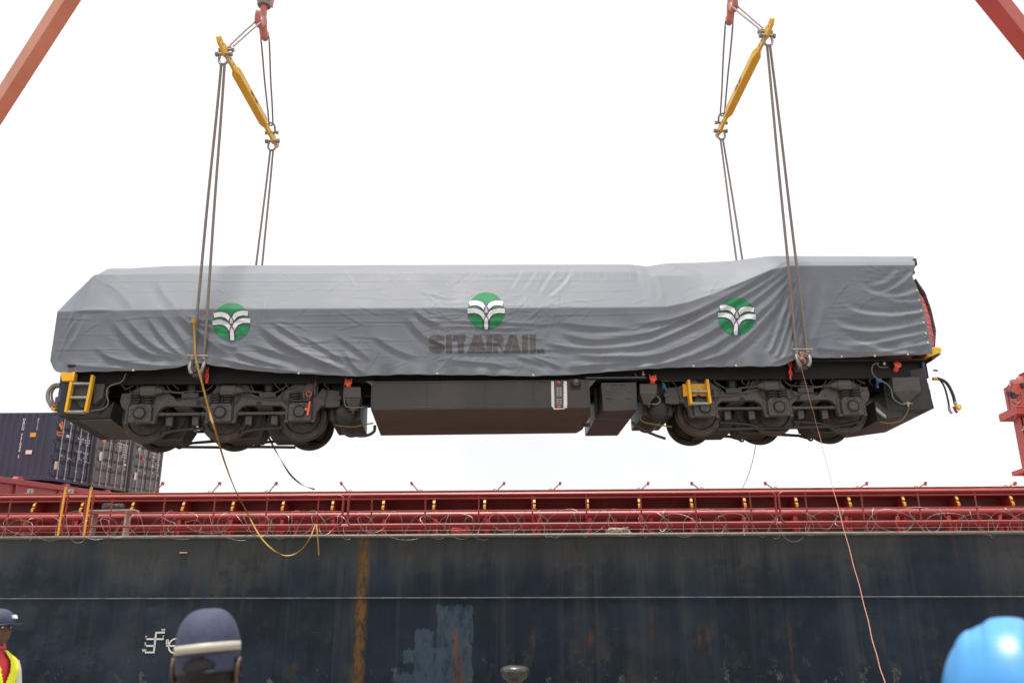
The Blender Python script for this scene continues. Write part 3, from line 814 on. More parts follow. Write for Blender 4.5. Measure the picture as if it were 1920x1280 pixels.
# ---- bogies: the left one is traced, the right one is the same turned round
bx0, bz0 = lp(414, 774.5)
bxr, _ = lp(1459, 764)
AX = 1.55
WZ = 0.5
def bl(px, py, y=-1.0):
    x, z = lp(px, py, y); return (x - bx0, z)
def loc_bogie():
    s1 = bl(264, 776)[0]; s3 = bl(563, 772.5)[0]
    return s1, s3
s1, s3 = loc_bogie()
AXS = [-(s3 - s1) / 2, 0.0, (s3 - s1) / 2]
HPX = 0.5 * (s3 - s1) / 149.5                            # metres per photo pixel on the bogie face
def q(dx, dy):                                           # offset from the middle axle in photo pixels -> local
    return (dx * HPX, WZ - dy * HPX)
def frame_outline():
    top = [(-192, -26), (-190, -42), (-178, -42), (-158, -55), (-153, -60), (-121, -60), (-113, -55), (-106, -46), (-92, -34), (-86, -26), (-78, -26), (-72, -34),
           (-40, -34), (-22, -40), (-10, -58), (-4, -60), (42, -60), (50, -52), (58, -38), (70, -33), (104, -33), (126, -52), (134, -58), (160, -60), (172, -62), (181, -63), (182, -38), (190, -50), (198, -42), (194, -20)]
    low = []
    for cx in (150, 0, -150):
        r = [(cx + 46, -16), (cx + 37, -12), (cx + 31, -4), (cx + 29, 6), (cx + 28, 15), (cx - 21, 15), (cx - 24, 6), (cx - 30, -8), (cx - 38, -15)]
        low += r
    return [q(*p) for p in top] + [q(*p) for p in low]
out = frame_outline()
bm_ = MB()
for sg in (-1, 1):
    bm_.prism(out, sg * 0.98, sg * 0.82)
    # raised flange lines and pads on the casting
    for cx in (-150, 0, 150):
        x, z = q(cx, 0)
        bm_.b2(x - 0.29, x - 0.235, sg * 1.0 if sg < 0 else sg * 0.97, sg * 0.97 if sg < 0 else sg * 1.0, WZ - 0.15, WZ + 0.2)
        bm_.b2(x + 0.235, x + 0.29, sg * 1.0 if sg < 0 else sg * 0.97, sg * 0.97 if sg < 0 else sg * 1.0, WZ - 0.15, WZ + 0.2)
for x in (-0.78, 0.78):
    bm_.b2(x - 0.16, x + 0.16, -0.84, 0.84, WZ + 0.14, WZ + 0.36)
for x in (AXS[0] - 0.35, AXS[2] + 0.4):
    bm_.b2(x - 0.05, x + 0.05, -0.84, 0.84, WZ + 0.18, WZ + 0.36)
bogie = bm_.build('bogie', M_CAST, loco, 0.018)
bogie.location = (bx0, 0, bz0 - WZ)
for i, ax in enumerate(AXS):
    for sg in (-1, 1):
        # wheel: flange inside, tread, web
        b = MB()
        prof = [(0.09, 0.09), (0.14, 0.09), (0.16, 0.05), (0.36, 0.035), (0.385, 0.07), (0.405, 0.075), (0.5, 0.07), (0.504, 0.055), (0.508, -0.045), (0.532, -0.06), (0.532, -0.075), (0.5, -0.08), (0.41, -0.07), (0.37, -0.02), (0.16, -0.03), (0.1, -0.07)]
        b.lathe([(r_ * 0.925, h_) for r_, h_ in prof], (ax, sg * 0.56, WZ + 0.0), (0, sg, 0), 56)
        w = b.build('wheel', M_WHEEL, bogie)
        w.data.materials.append(M_TREAD)
        for p in w.data.polygons:
            cpt = p.center; r = math.hypot(cpt.x - ax, cpt.z - WZ)
            if 0.458 < r < 0.478 and abs(p.normal.y) < 0.5: p.material_index = 1
        # axle box with ring, cover, bolts and wear plates
        b = MB()
        y0, y1 = sg * 0.86, sg * 1.07
        q4 = 0.215
        b.prism([(ax - q4, WZ - 0.17), (ax + q4, WZ - 0.17), (ax + q4, WZ + 0.12), (ax + q4 - 0.05, WZ + 0.185), (ax - q4 + 0.05, WZ + 0.185), (ax - q4, WZ + 0.12)], min(y0, y1), max(y0, y1))
        b.lathe([(0, 0.055), (0.085, 0.055), (0.095, 0.045), (0.095, 0.018), (0.145, 0.015), (0.165, -0.01), (0.165, -0.06)], (ax, y1, WZ), (0, sg, 0), 28)
        for k in range(3):
            a = k * 2.094 + 0.5; b.lathe([(0, 0.012), (0.016, 0.012), (0.018, 0)], (ax + 0.05 * math.cos(a), y1 + sg * 0.055, WZ + 0.05 * math.sin(a)), (0, sg, 0), 6)
        for k in range(8):
            a = k * math.pi / 4 + 0.3; b.lathe([(0, 0.02), (0.014, 0.02), (0.016, 0)], (ax + 0.185 * math.cos(a), y1, WZ + 0.165 * math.sin(a)), (0, sg, 0), 6)
        for dx in (-0.26, 0.26): b.box((ax + dx * 0.98, sg * 0.99, WZ - 0.17), (0.07, 0.1, 0.045))
        b.build('axle_box', M_CAST, bogie, 0.01)
        b = MB(); b.torus((ax, y1 + sg * 0.018, WZ), (0, 1, 0), 0.115, 0.016, 28, 8)
        b.build('seal_ring', M_MARK, bogie)
        # twin coil springs over the box
        for dx in (-0.11, 0.11):
            b = MB(); zz0, zz1 = WZ + 0.185, WZ + 0.4
            b.tube([(ax + dx + 0.075 * math.cos(t), sg * 0.985 + 0.075 * math.sin(t), zz0 + (zz1 - zz0) * t / (2 * math.pi * 4)) for t in np.linspace(0, 2 * math.pi * 4, 56)], 0.02, 7)
            b.build('spring', M_SPRING, bogie)
        # black block behind springs, painting in the shade of a pocket
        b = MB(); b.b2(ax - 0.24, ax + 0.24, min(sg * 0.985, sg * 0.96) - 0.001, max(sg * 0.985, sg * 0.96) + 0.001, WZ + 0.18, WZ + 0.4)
        b.build('spring_pocket_shade', M_MARK, bogie)
        # spring cap
        if i != 2:
            b = MB(); s_ = 1
            cxm = ax + 0.16
            zc_ = WZ + 0.44
            b.tube([(cxm - 0.16, sg * 1.09, zc_), (cxm + 0.12, sg * 1.09, zc_)], 0.105, 14)
            b.b2(cxm - 0.17, cxm + 0.08, min(sg * 0.97, sg * 1.17), max(sg * 0.97, sg * 1.17), zc_ - 0.1, zc_ + 0.07)
            b.tube([(cxm + 0.1, sg * 1.09, zc_), (cxm + 0.16, sg * 1.09, zc_), (cxm + 0.24, sg * 1.08, zc_ - 0.005)], [0.085, 0.07, 0.045], 12)
            b.build('brake_cylinder', M_CAST, bogie, 0.012)
            b = MB(); b.tube([(cxm + 0.22, sg * 1.08, zc_), (cxm + 0.3, sg * 1.06, zc_ - 0.01), (cxm + 0.62, sg * 1.0, zc_ - 0.03)], [0.03, 0.022, 0.02], 8)
            for k in range(4): b.torus((cxm + 0.27 + k * 0.035, sg * 1.07, zc_ - 0.008), (1, 0, 0), 0.026, 0.011, 10, 6)
            b.build('brake_rod', M_ROD, bogie)
            # rounded housing above
            b = MB(); b.tube(spl([(ax - 0.12, sg * 1.0, WZ + 0.52), (ax - 0.08, sg * 1.03, WZ + 0.6), (ax + 0.2, sg * 1.03, WZ + 0.61), (ax + 0.3, sg * 1.02, WZ + 0.53)], 14), 0.012, 6)
            b.build('air_pipe', M_GREY, bogie)
    # axle and traction motor
    b = MB(); b.tube([(ax, -0.86, WZ), (ax, 0.86, WZ)], 0.09, 16)
    b.build('axle', M_WHEEL, bogie)
    b = MB(); dxm = 0.42 if i < 2 else -0.42
    b.lathe([(0, -0.36), (0.2, -0.36), (0.27, -0.33), (0.3, -0.2), (0.3, 0.2), (0.27, 0.33), (0.2, 0.36), (0, 0.36)], (ax + dxm * 1.05, 0, WZ + 0.06), (0, 1, 0), 20)
    b.prism([(ax, WZ - 0.4), (ax + dxm * 1.5, WZ - 0.4), (ax + dxm * 1.85, WZ - 0.15), (ax + dxm * 1.7, WZ + 0.25), (ax, WZ + 0.25)], -0.33, 0.33)
    b.prism([(ax - 0.26, WZ - 0.2), (ax - 0.1, WZ - 0.34), (ax + 0.1, WZ - 0.34), (ax + dxm, WZ - 0.3), (ax + dxm, WZ + 0.3), (ax - 0.2, WZ + 0.2)], 0.34, 0.45)
    b.build('traction_motor', M_BLACK, bogie, 0.03)
for sg in (-1, 1):
    for k in (0, 1):
        xa, xb = AXS[k] + 0.3, AXS[k + 1] - 0.28
        z = WZ + 0.015
        b = MB(); b.tube([(xa, sg * 0.9, z), (xb, sg * 0.9, z)], 0.03, 10); b.tube([(xa - 0.02, sg * 0.9, z), (xa + 0.12, sg * 0.9, z)], 0.04, 10); b.tube([(xb - 0.1, sg * 0.9, z), (xb + 0.02, sg * 0.9, z)], 0.04, 10)
        b.build('tie_rod', M_ROD, bogie)
        for xm in ((xa + xb) / 2 - 0.28, (xa + xb) / 2 + 0.22):
            b = MB(); b.prism([(xm - 0.06, z - 0.03), (xm + 0.075, z - 0.03), (xm + 0.07, z - 0.22), (xm - 0.05, z - 0.2)], min(sg * 0.72, sg * 0.82), max(sg * 0.72, sg * 0.82))
            b.build('brake_hanger', M_GREY, bogie, 0.012)
        b = MB(); b.tube([(xa + 0.05, sg * 0.68, z - 0.34), (xa + 0.3, sg * 0.68, z - 0.28), (xb - 0.1, sg * 0.68, z - 0.24)], [0.045, 0.03, 0.035], 10)
        b.torus((xa + 0.05, sg * 0.68, z - 0.34), (0, 1, 0), 0.05, 0.02, 14, 6)
        b.build('brake_rigging', M_BLACK, bogie)
        # curved brake shoes against the wheels
        for ax_, d in ((AXS[k], 1), (AXS[k + 1], -1)):
            b = MB(); pts = []
            for a in np.linspace(-0.5, 0.15, 8):
                pts.append((ax_ + d * 0.505 * math.cos(a), sg * 0.56, WZ + 0.505 * math.sin(a)))
            b.ribbon(pts, Vector((0, 1, 0)), 0.1, 0.05); b.build('brake_shoe', M_WHEEL, bogie)
    # secondary rubber springs on the frame
    for xs in (q(-60, 0)[0], q(86, 0)[0]):
        b = MB(); z0 = q(0, -33)[1]
        b.b2(xs - 0.16, xs + 0.16, min(sg * 0.8, sg * 1.03), max(sg * 0.8, sg * 1.03), z0 - 0.03, z0 + 0.07)
        prof = [(0.0, 0.0)]
        for k in range(5): prof += [(0.105, k * 0.045), (0.105, k * 0.045 + 0.026), (0.075, k * 0.045 + 0.03), (0.075, k * 0.045 + 0.042)]
        prof += [(0.17, 0.225), (0.17, 0.255), (0, 0.255)]
        b.lathe(prof, (xs, sg * 0.9, z0 + 0.07), (0, 0, 1), 18)
        b.build('secondary_spring', M_SPRING, bogie, 0.004)
    # end bracket with eye at the inner end, hand brake lever housing
    x, z = q(190, -30)
    b = MB(); b.prism([q(188, -48), q(222, -44), q(224, -14), q(214, -12), q(196, -12)], min(sg * 0.84, sg * 0.92), max(sg * 0.84, sg * 0.92))
    b.prism([q(214, -34), q(226, -34), q(226, -26), q(214, -26)], min(sg * 0.93, sg * 0.945), max(sg * 0.93, sg * 0.945))
    b.build('end_bracket', M_CAST, bogie, 0.012)
    b = MB()
    b.prism([q(152, -38), q(157, -52), q(166, -60), q(176, -62), q(174, -40), q(168, -24), q(160, -20), q(154, -26)], min(sg * 0.99, sg * 1.06), max(sg * 0.99, sg * 1.06))
    b.prism([q(176, -70), q(180, -70), q(178, -32), q(175, -32)], min(sg * 0.97, sg * 1.12), max(sg * 0.97, sg * 1.12))
    b.build('lever_housing', M_CAST, bogie, 0.01)
    b = MB()
    for (dx, dy) in ((70, -18), (-44, -21)): b.lathe([(0, 0.004), (0.05, 0.004), (0.055, 0)], (q(dx, dy)[0], sg * 0.981, q(dx, dy)[1]), (0, sg, 0), 16)
    b.build('frame_hole', M_MARK, bogie)
b = MB(); b.b2(-1.9, 1.9, -0.3, 0.3, WZ + 0.3, WZ + 0.52)
b.build('bogie_bolster', M_BLACK, bogie)
# bolts, chain, sensor cables and pipes on the bogie sides
for sg in (-1, 1):
    for (dx, dy) in ((-178, -34), (-168, -44), (-130, -54), (-118, -50), (-100, -24), (-70, -28), (-50, -26), (-30, -28), (-20, -32), (30, -50), (60, -28), (100, -26), (118, -38), (140, -50), (190, -40), (190, -28), (-158, 4), (-142, 10), (22, 10), (-22, 0), (128, 8), (175, 4)):
        x, z = q(dx, dy); bb = MB(); bb.lathe([(0, 0.022), (0.013, 0.022), (0.016, 0.016), (0.016, 0)], (x, sg * 0.98, z), (0, sg, 0), 6); bb.build('bolt', M_SPRING, bogie)
    pts = [(*q(36, -36), sg * 1.05), (*q(60, -32), sg * 1.04), (*q(90, -26), sg * 1.03), (*q(120, -25), sg * 1.03), (*q(150, -22), sg * 1.07), (*q(160, -26), sg * 1.08)]
    sm_ = spl([(p[0], p[2], p[1]) for p in pts], 40)
    bb = MB(); bb.tube(sm_, [0.016 if k_ % 2 else 0.007 for k_ in range(41)], 6); bb.build('brake_chain', M_ROD, bogie)
    for pp in ([(-175, -48), (-165, -30), (-172, -12), (-160, -2)], [(-44, -52), (-30, -38), (-36, -22), (-20, -14)], [(24, -48), (34, -38), (30, -24), (20, -16)], [(118, -50), (112, -34), (122, -18), (132, -10)]):
        bb = MB(); bb.tube(spl([(q(*p)[0], sg * 1.02, q(*p)[1]) for p in pp], 16), 0.011, 6); bb.build('sensor_cable', M_RUB, bogie)
    bb = MB(); bb.tube(spl([(q(*p)[0], sg * 1.0, q(*p)[1]) for p in ((-185, -48), (-150, -64), (-115, -64), (-95, -44), (-60, -44), (-30, -46), (-8, -64), (44, -64), (62, -42), (100, -40), (128, -58), (170, -68))], 60), 0.013, 6); bb.build('brake_pipe', M_GREY, bogie)
    x, z = q(-62, -20); bb = MB(); bb.b2(x - 0.14, x + 0.14, min(sg * 0.98, sg * 0.988), max(sg * 0.98, sg * 0.988), z - 0.05, z + 0.05)
    for k_ in range(3): bb.b2(x - 0.11, x + 0.11, min(sg * 0.98, sg * 0.992), max(sg * 0.98, sg * 0.992), z + 0.022 - k_ * 0.025, z + 0.032 - k_ * 0.025)
    bb.build('cast_plate', M_CAST, bogie)
# far lower pipe seen under the wheels
b = MB()
b.tube([(-1.75, 0.7, 0.25), (-1.2, 0.7, 0.16), (-0.3, 0.7, 0.14), (0.45, 0.7, 0.14), (1.2, 0.7, 0.12)], 0.03, 8)
b.build('far_brake_pipe', M_BLACK, bogie)
bog2 = copy_tree(bogie, loco)
bz2 = lp(1459, 764)[1]
bog2.location = (bxr, 0, bz2 - WZ); bog2.rotation_euler = (0, 0, math.pi)

# ---- underframe and body
YN = -1.33
YU = -1.12
def zl(px, py, y): return lp(px, py, y)[1]
SILLB = zl(940, 712, YN); SILLT = zl(940, 690, YN)
XA, XB = lp(112, 720, YN)[0], lp(1748, 690, YN)[0]
b = MB()
b.b2(XA, XB, YU, YU + 0.12, SILLB + 0.02, SILLT + 0.12); b.b2(XA, XB, -YU - 0.12, -YU, SILLB + 0.02, SILLT + 0.12)
b.b2(XA, XB, YU + 0.12, -YU - 0.12, SILLB + 0.12, SILLT + 0.1)
b.b2(XA + 0.1, XB - 0.1, -1.36, 1.36, SILLT + 0.09, SILLT + 0.13)
for x in np.arange(XA + 0.5, XB - 0.3, 0.9): b.b2(x - 0.03, x + 0.03, YU + 0.12, -YU - 0.12, SILLB + 0.03, SILLB + 0.12)
b.b2(XA + 0.2, XB - 0.2, -0.5, -0.3, SILLB - 0.1, SILLB + 0.12); b.b2(XA + 0.2, XB - 0.2, 0.3, 0.5, SILLB - 0.1, SILLB + 0.12)
b.build('underframe', mat('underframe_black_shade', (0.008, 0.0075, 0.007), 0.6, var=0.3, spec=0.3), loco, 0.01)  # black paint taken darker to carry the shade under the tarp hem
b = MB()
xh0, xh1, xc0 = lp(235, 600, YN)[0], lp(1440, 600, YN)[0], lp(1490, 600, YN)[0]
b.b2(xh0, xh1, -0.72, 0.72, SILLT + 0.1, SILLT + 1.85)
b.build('hood', M_CABRED, loco, 0.03)
# cab with a chamfered nose: plan sections stacked up
CABROWS = [(657, 1743, 1752), (650, 1742, 1751), (620, 1735, 1752), (580, 1727, 1744), (548, 1717, 1733), (522, 1704, 1714), (498, 1700, 1704)]
b = MB(); vs = []
for (py, pn, pf) in CABROWS:
    xe_, ze_ = lp(pn, py, -1.24); xf_, zf_ = lp(pf, py, -0.75)
    zz = ze_
    vs += [(xc0, -1.24, zz), (xe_ - 0.03, -1.24, zz), (xf_ - 0.03, -0.75, zz), (xf_ - 0.03, 0.75, zz), (xe_ - 0.03, 1.24, zz), (xc0, 1.24, zz)]
nr = len(CABROWS)
fs = [tuple(range(6)), tuple(range(6 * nr - 1, 6 * nr - 7, -1))]
for r in range(nr - 1):
    for k in range(6): fs.append((r * 6 + k, r * 6 + (k + 1) % 6, r * 6 + 6 + (k + 1) % 6, r * 6 + 6 + k))
b.add(vs, fs); b.build('cab', M_CABRED, loco, 0.02)
# pilots at both ends: plate, side returns and plough
b = MB()
yf = -1.3
def wedge(poly, y0, y1, m, name, par=loco, bv=0.015):
    bb = MB(); bb.prism(lpoly(poly, y0), y0, y1); return bb.build(name, m, par, bv)
wedge([(113, 700), (200, 700), (205, 735), (192, 765), (140, 790), (106, 778)], -1.02, -0.98, M_BLACK, 'pilot_side')
xl0 = lp(108, 778, -1.28)[0]
zl1 = lp(108, 778, -1.28)[1]; zl2 = lp(170, 812, 0.5)[1]
b = MB()
xe_ = lp(240, 800, -0.9)[0]
b.add([(xl0, -1.28, zl1), (xl0, 1.28, zl1), (xl0 + 0.35, -1.02, zl2 - 0.02), (xl0 + 0.35, 1.02, zl2 - 0.02), (xe_ - 0.35, -0.95, zl2 + 0.0), (xe_ - 0.35, 0.95, zl2), (xl0, -1.28, SILLB + 0.1), (xl0, 1.28, SILLB + 0.1), (xe_ - 0.3, -0.95, zl2 + 0.35), (xe_ - 0.3, 0.95, zl2 + 0.35), (xe_ - 0.55, -0.96, SILLB + 0.1), (xe_ - 0.55, 0.96, SILLB + 0.1), (xe_ - 0.55, -0.96, zl1 + 0.05), (xe_ - 0.55, 0.96, zl1 + 0.05)],
      [(0, 1, 3, 2), (2, 3, 5, 4), (0, 6, 7, 1), (4, 5, 9, 8), (8, 9, 13, 12), (12, 13, 11, 10), (0, 2, 4, 8, 12), (1, 13, 9, 5, 3), (0, 12, 10, 6), (1, 7, 11, 13), (6, 10, 11, 7)])
b.build('pilot', M_BLACK, loco, 0.012)
b = MB(); b.prism([(xl0 + 0.3, zl2 - 0.05), (xe_ - 0.3, zl2 - 0.05), (xe_ - 0.3, zl2 - 0.02), (xl0 + 0.3, zl2 - 0.02)], -1.0, 1.0)
b.build('pilot_lip', M_GREY, loco, 0.006)
# right pilot
xr0 = lp(1752, 765, -1.28)[0]; zr1 = lp(1752, 765, -1.28)[1]; zr2 = lp(1670, 808, 0.2)[1]
xq = lp(1646, 800, -0.9)[0]
b = MB()
b.add([(xr0, -1.28, zr1), (xr0, 1.28, zr1), (xr0 - 0.18, -1.02, zr2 + 0.12), (xr0 - 0.18, 1.02, zr2 + 0.12), (xq, -0.95, zr2), (xq, 0.95, zr2), (xr0 - 0.06, -1.28, SILLB + 0.2), (xr0 - 0.06, 1.28, SILLB + 0.2), (xq, -0.95, zr2 + 0.42), (xq, 0.95, zr2 + 0.42), (xq + 0.3, -0.8, SILLB + 0.2), (xq + 0.3, 0.8, SILLB + 0.2), (xq + 0.3, -0.8, zr1 + 0.08), (xq + 0.3, 0.8, zr1 + 0.08)],
      [(0, 1, 3, 2), (2, 3, 5, 4), (0, 6, 7, 1), (4, 5, 9, 8), (8, 9, 13, 12), (12, 13, 11, 10), (0, 2, 4, 8, 12), (1, 13, 9, 5, 3), (0, 12, 10, 6), (1, 7, 11, 13), (6, 10, 11, 7)])
b.build('pilot', M_BLACK, loco, 0.012)
wedge([(1643, 762), (1662, 778), (1662, 784), (1643, 770)], -1.05, -1.0, M_GALV, 'pilot_plate')
b = MB(); b.b2(xr0 - 0.05, xr0 + 0.0, -1.2, 1.2, zl(1750, 755, -1.28), zl(1750, 675, -1.28)); b.b2(xr0, xr0 + 0.06, -1.1, -0.95, zl(1750, 735, -1.2), zl(1750, 715, -1.2))
b.build('end_plate', M_BLUEP, loco, 0.01)
b = MB(); b.b2(xl0 - 0.1, xl0 - 0.01, -1.15, -1.0, zl(105, 752, -1.2), zl(105, 728, -1.2))
b.build('end_bracket_plate', M_BLUEP, loco, 0.01)
# couplers
for x, d in ((xr0, 1), (xl0, -1)):
    b = MB(); zc_ = zl(1750, 740, -0.2)
    b.b2(min(x, x + d * 0.35), max(x, x + d * 0.35), -0.1, 0.1, zc_ - 0.1, zc_ + 0.1)
    b.prism3([(x + d * 0.3, -0.16, zc_ - 0.14), (x + d * 0.55, -0.12, zc_ - 0.14), (x + d * 0.5, 0.0, zc_ - 0.14), (x + d * 0.42, 0.05, zc_ - 0.14), (x + d * 0.52, 0.16, zc_ - 0.14), (x + d * 0.3, 0.16, zc_ - 0.14)], (0, 0, 0.3))
    b.build('coupler', M_CAST, loco, 0.02)
# fuel tank: flat side, sloping lower panels
yt = -1.3
a0 = lp(697, 716, yt); a1 = lp(1105, 714, yt); c0 = lp(697, 769, yt); c1 = lp(1105, 765, yt)
zb0 = 0.5 * (lp(730, 809, 0.75)[1] + lp(1093, 806, 0.75)[1]) + 0.06
d0x, d1x = lp(729, 809, 0.75)[0], lp(1093, 806, 0.75)[0]
b = MB()
ztk = a0[1] + 0.02
zk = (c0[1] + c1[1]) / 2
b.add([(a0[0], yt, ztk), (a1[0], yt, ztk), (a1[0], -yt, ztk), (a0[0], -yt, ztk), (a0[0], yt, zk), (a1[0], yt, zk), (a1[0], -yt, zk), (a0[0], -yt, zk),
       (d0x, -0.75, zb0 - 0.06), (d1x, -0.75, zb0 - 0.06), (d1x, 0.75, zb0 - 0.06), (d0x, 0.75, zb0 - 0.06)],
      [(0, 1, 2, 3), (0, 4, 5, 1), (3, 2, 6, 7), (1, 5, 6, 2), (0, 3, 7, 4), (4, 8, 9, 5), (7, 6, 10, 11), (5, 9, 10, 6), (4, 7, 11, 8), (8, 11, 10, 9)])
tank = b.build('fuel_tank', M_TANK, loco, 0.02, smooth=False)
tank.data.materials.append(M_TANKB)
for p in tank.data.polygons:
    if p.normal.z < -0.2: p.material_index = 1  # browner colour on the downward-facing tank panels
b = MB()
for px in (697, 800, 910, 1000, 1102):
    x = lp(px, 740, yt)[0]; b.b2(x - 0.012, x + 0.012, yt - 0.006, yt + 0.01, zk + 0.01, ztk - 0.01)
b.b2(a0[0], a1[0], yt - 0.012, yt, ztk - 0.05, ztk - 0.01)
b.build('tank_seam', M_TANK, tank, 0.003)
b = MB(); x, z = lp(1078, 718, yt); b.b2(x - 0.1, x + 0.12, yt - 0.004, yt + 0.1, z - 0.14, z + 0.09); b.build('filler_recess_shade', M_MARK, tank)  # flat black plate painting in the shade of a recess
b = MB(); b.lathe([(0, 0.14), (0.045, 0.14), (0.05, 0.1), (0.07, 0.08), (0.07, 0.03), (0.05, 0.0)], (x + 0.01, yt - 0.0, z - 0.02), (0, -1, 0.2), 16); b.lathe([(0, 0.15), (0.03, 0.15), (0.03, 0.13)], (x + 0.01, yt, z - 0.02), (0, -1, 0.2), 12)
b.build('fuel_filler', M_CAST, tank)
b = MB(); x2, z2 = lp(1094, 798, -0.5); b.tube([(x2 - 0.05, -0.5, z2), (x2 + 0.1, -0.5, z2 + 0.02)], 0.03, 8); b.box((x2 + 0.1, -0.5, z2 + 0.02), (0.06, 0.08, 0.08))
b.build('drain_valve', M_BLACK, tank)
# white fuel gauge panel
g = lpoly([(1033, 714), (1063, 713), (1064, 758), (1059, 766), (1039, 767), (1034, 760)], yt - 0.03)
b = MB(); b.prism(g, yt - 0.012, yt - 0.002)
gp = b.build('gauge_panel', M_WHITE, tank, 0.003)
for (xa_, xb_) in ((1033.5, 1038.5), (1057, 1063)):
    b = MB(); b.prism(lpoly([(xa_, 714), (xb_, 715), (xb_, 765), (xa_ + (2 if xa_ < 1040 else 0), 762)], yt - 0.05), yt - 0.06, yt - 0.012); b.build('gauge_guard', M_WHITE, gp, 0.006)
b = MB(); b.prism(lpoly([(1039, 715), (1056, 715), (1056, 765), (1040, 765)], yt - 0.015), yt - 0.018, yt - 0.011); b.build('gauge_back', M_CAST, gp)
b = MB()
for r in range(11):
    if r == 6: continue
    for c_ in range(2): b.prism(lpoly([(1043.2 + c_ * 5.6, 726 + r * 3), (1047.6 + c_ * 5.6, 726 + r * 3), (1047.6 + c_ * 5.6, 728 + r * 3), (1043.2 + c_ * 5.6, 728 + r * 3)], yt - 0.02), yt - 0.024, yt - 0.018)
b.build('sight_glass', mat('sight_glass', (0.3, 0.3, 0.29), 0.2), gp)
b = MB()
for py in (717, 762): b.prism(lpoly([(1045, py - 2), (1051, py - 2), (1051, py + 1.5), (1045, py + 1.5)], yt - 0.02), yt - 0.026, yt - 0.018)
b.build('gauge_mark', M_REDCAP, gp)
for k_ in range(34):
    x = a0[0] + 0.08 + k_ * (a1[0] - a0[0] - 0.16) / 33
    b = MB(); b.lathe([(0, 0.012), (0.012, 0.012), (0.014, 0)], (x, yt - 0.012, ztk - 0.03), (0, -1, 0), 6); b.build('tank_bolt', M_SPRING, tank)
b = MB(); x, z = lp(792, 762, yt); b.b2(x - 0.22, x + 0.22, yt - 0.006, yt + 0.002, z - 0.02, z + 0.0); b.build('data_plate', M_GREY, tank)
for (pa_, pb_) in ((205, 640), (1240, 1660)):
    for dy_, yy_ in ((708, -1.09), (714, -1.06)):
        xa_, za_ = lp(pa_, dy_, yy_); xb_, zb2 = lp(pb_, dy_ - (4 if pa_ < 900 else 10), yy_)
        b = MB(); b.tube([(xa_, yy_, za_), ((xa_ + xb_) / 2, yy_, (za_ + zb2) / 2 + 0.012), (xb_, yy_, zb2)], 0.016, 8); b.build('conduit', M_GREY, loco)
for px in (232, 300, 330, 452, 520, 540, 612, 1262, 1340, 1392, 1420, 1520, 1560, 1630):
    xa_, za_ = lp(px, 704 if px < 900 else 698, -1.08); b = MB()
    b.tube(spl([(xa_, -1.08, za_), (xa_ + 0.05, -1.1, za_ - 0.09), (xa_ - 0.03, -1.08, za_ - 0.18), (xa_ + 0.06, -1.0, za_ - 0.26)], 14), 0.014, 6); b.build('flexible_hose', M_RUB, loco)
# hanger brackets
b = MB()
for pts in ([(1102, 712), (1118, 712), (1104, 728)], [(684, 714), (700, 714), (700, 724)]):
    b.prism(lpoly(pts, -1.3), -1.31, -1.28)
b.build('tank_bracket', M_GREY, loco, 0.004)
b = MB(); x0_, z0_ = lp(1098, 708.5, YN - 0.01); x1_, _ = lp(1210, 707, YN - 0.01)
b.b2(x0_, x1_, YN - 0.03, YN - 0.005, z0_ - 0.012, z0_ + 0.012); b.build('conduit', M_ROD, loco)
# equipment boxes
def boxes(poly_front, y0, y1, name, m=M_GREY, low=None):
    bb = MB(); bb.prism(lpoly(poly_front, y0), y0, y1)
    return bb.build(name, m, loco, 0.012)
tb = boxes([(1127, 717), (1193, 716), (1195, 768), (1131, 771)], -1.3, -0.6, 'tool_box', M_TANK)
b = MB(); xa, za = lp(1127, 771, -1.3); xb, zb_ = lp(1195, 768, -1.3)
zlow = lp(1112, 805.5, 0.85)[1] + 0.07
b.add([(xa, -1.28, za + 0.02), (xb, -1.28, za + 0.02), (xb, 1.28, za + 0.02), (xa, 1.28, za + 0.02), (xa + 0.06, -0.85, zlow - 0.07), (xb - 0.1, -0.85, zlow - 0.07), (xb - 0.15, 0.85, zlow - 0.07), (xa + 0.06, 0.85, zlow - 0.07)],
      [(0, 1, 2, 3), (0, 4, 5, 1), (1, 5, 6, 2), (2, 6, 7, 3), (3, 7, 4, 0), (4, 7, 6, 5)])
b.b2(xa - 0.02, xb - 0.02, -0.55, 1.28, za, ztk)
b.build('air_reservoir_box', M_TANK, loco, 0.015, smooth=False)
b = MB()
for px in (1151.5, 1167): b.prism(lpoly([(px - 5, 721), (px + 5, 721), (px + 5, 723), (px - 5, 723)], -1.301), -1.304, -1.3)
for px in (1143, 1181): b.prism(lpoly([(px - 8, 747), (px + 4, 747), (px + 4, 748.3), (px - 8, 748.3)], -1.301), -1.304, -1.3)
b.build('box_slot', M_MARK, tb)
for px in (1140.5, 1179):
    b = MB(); b.prism(lpoly([(px - 3.5, 727), (px + 4, 727), (px + 4, 734), (px - 3.5, 734)], -1.305), -1.31, -1.3); b.prism(lpoly([(px - 0.5, 729), (px + 2, 729), (px + 2, 732), (px - 0.5, 732)], -1.305), -1.325, -1.31)
    b.build('latch', M_CAST, tb, 0.003)
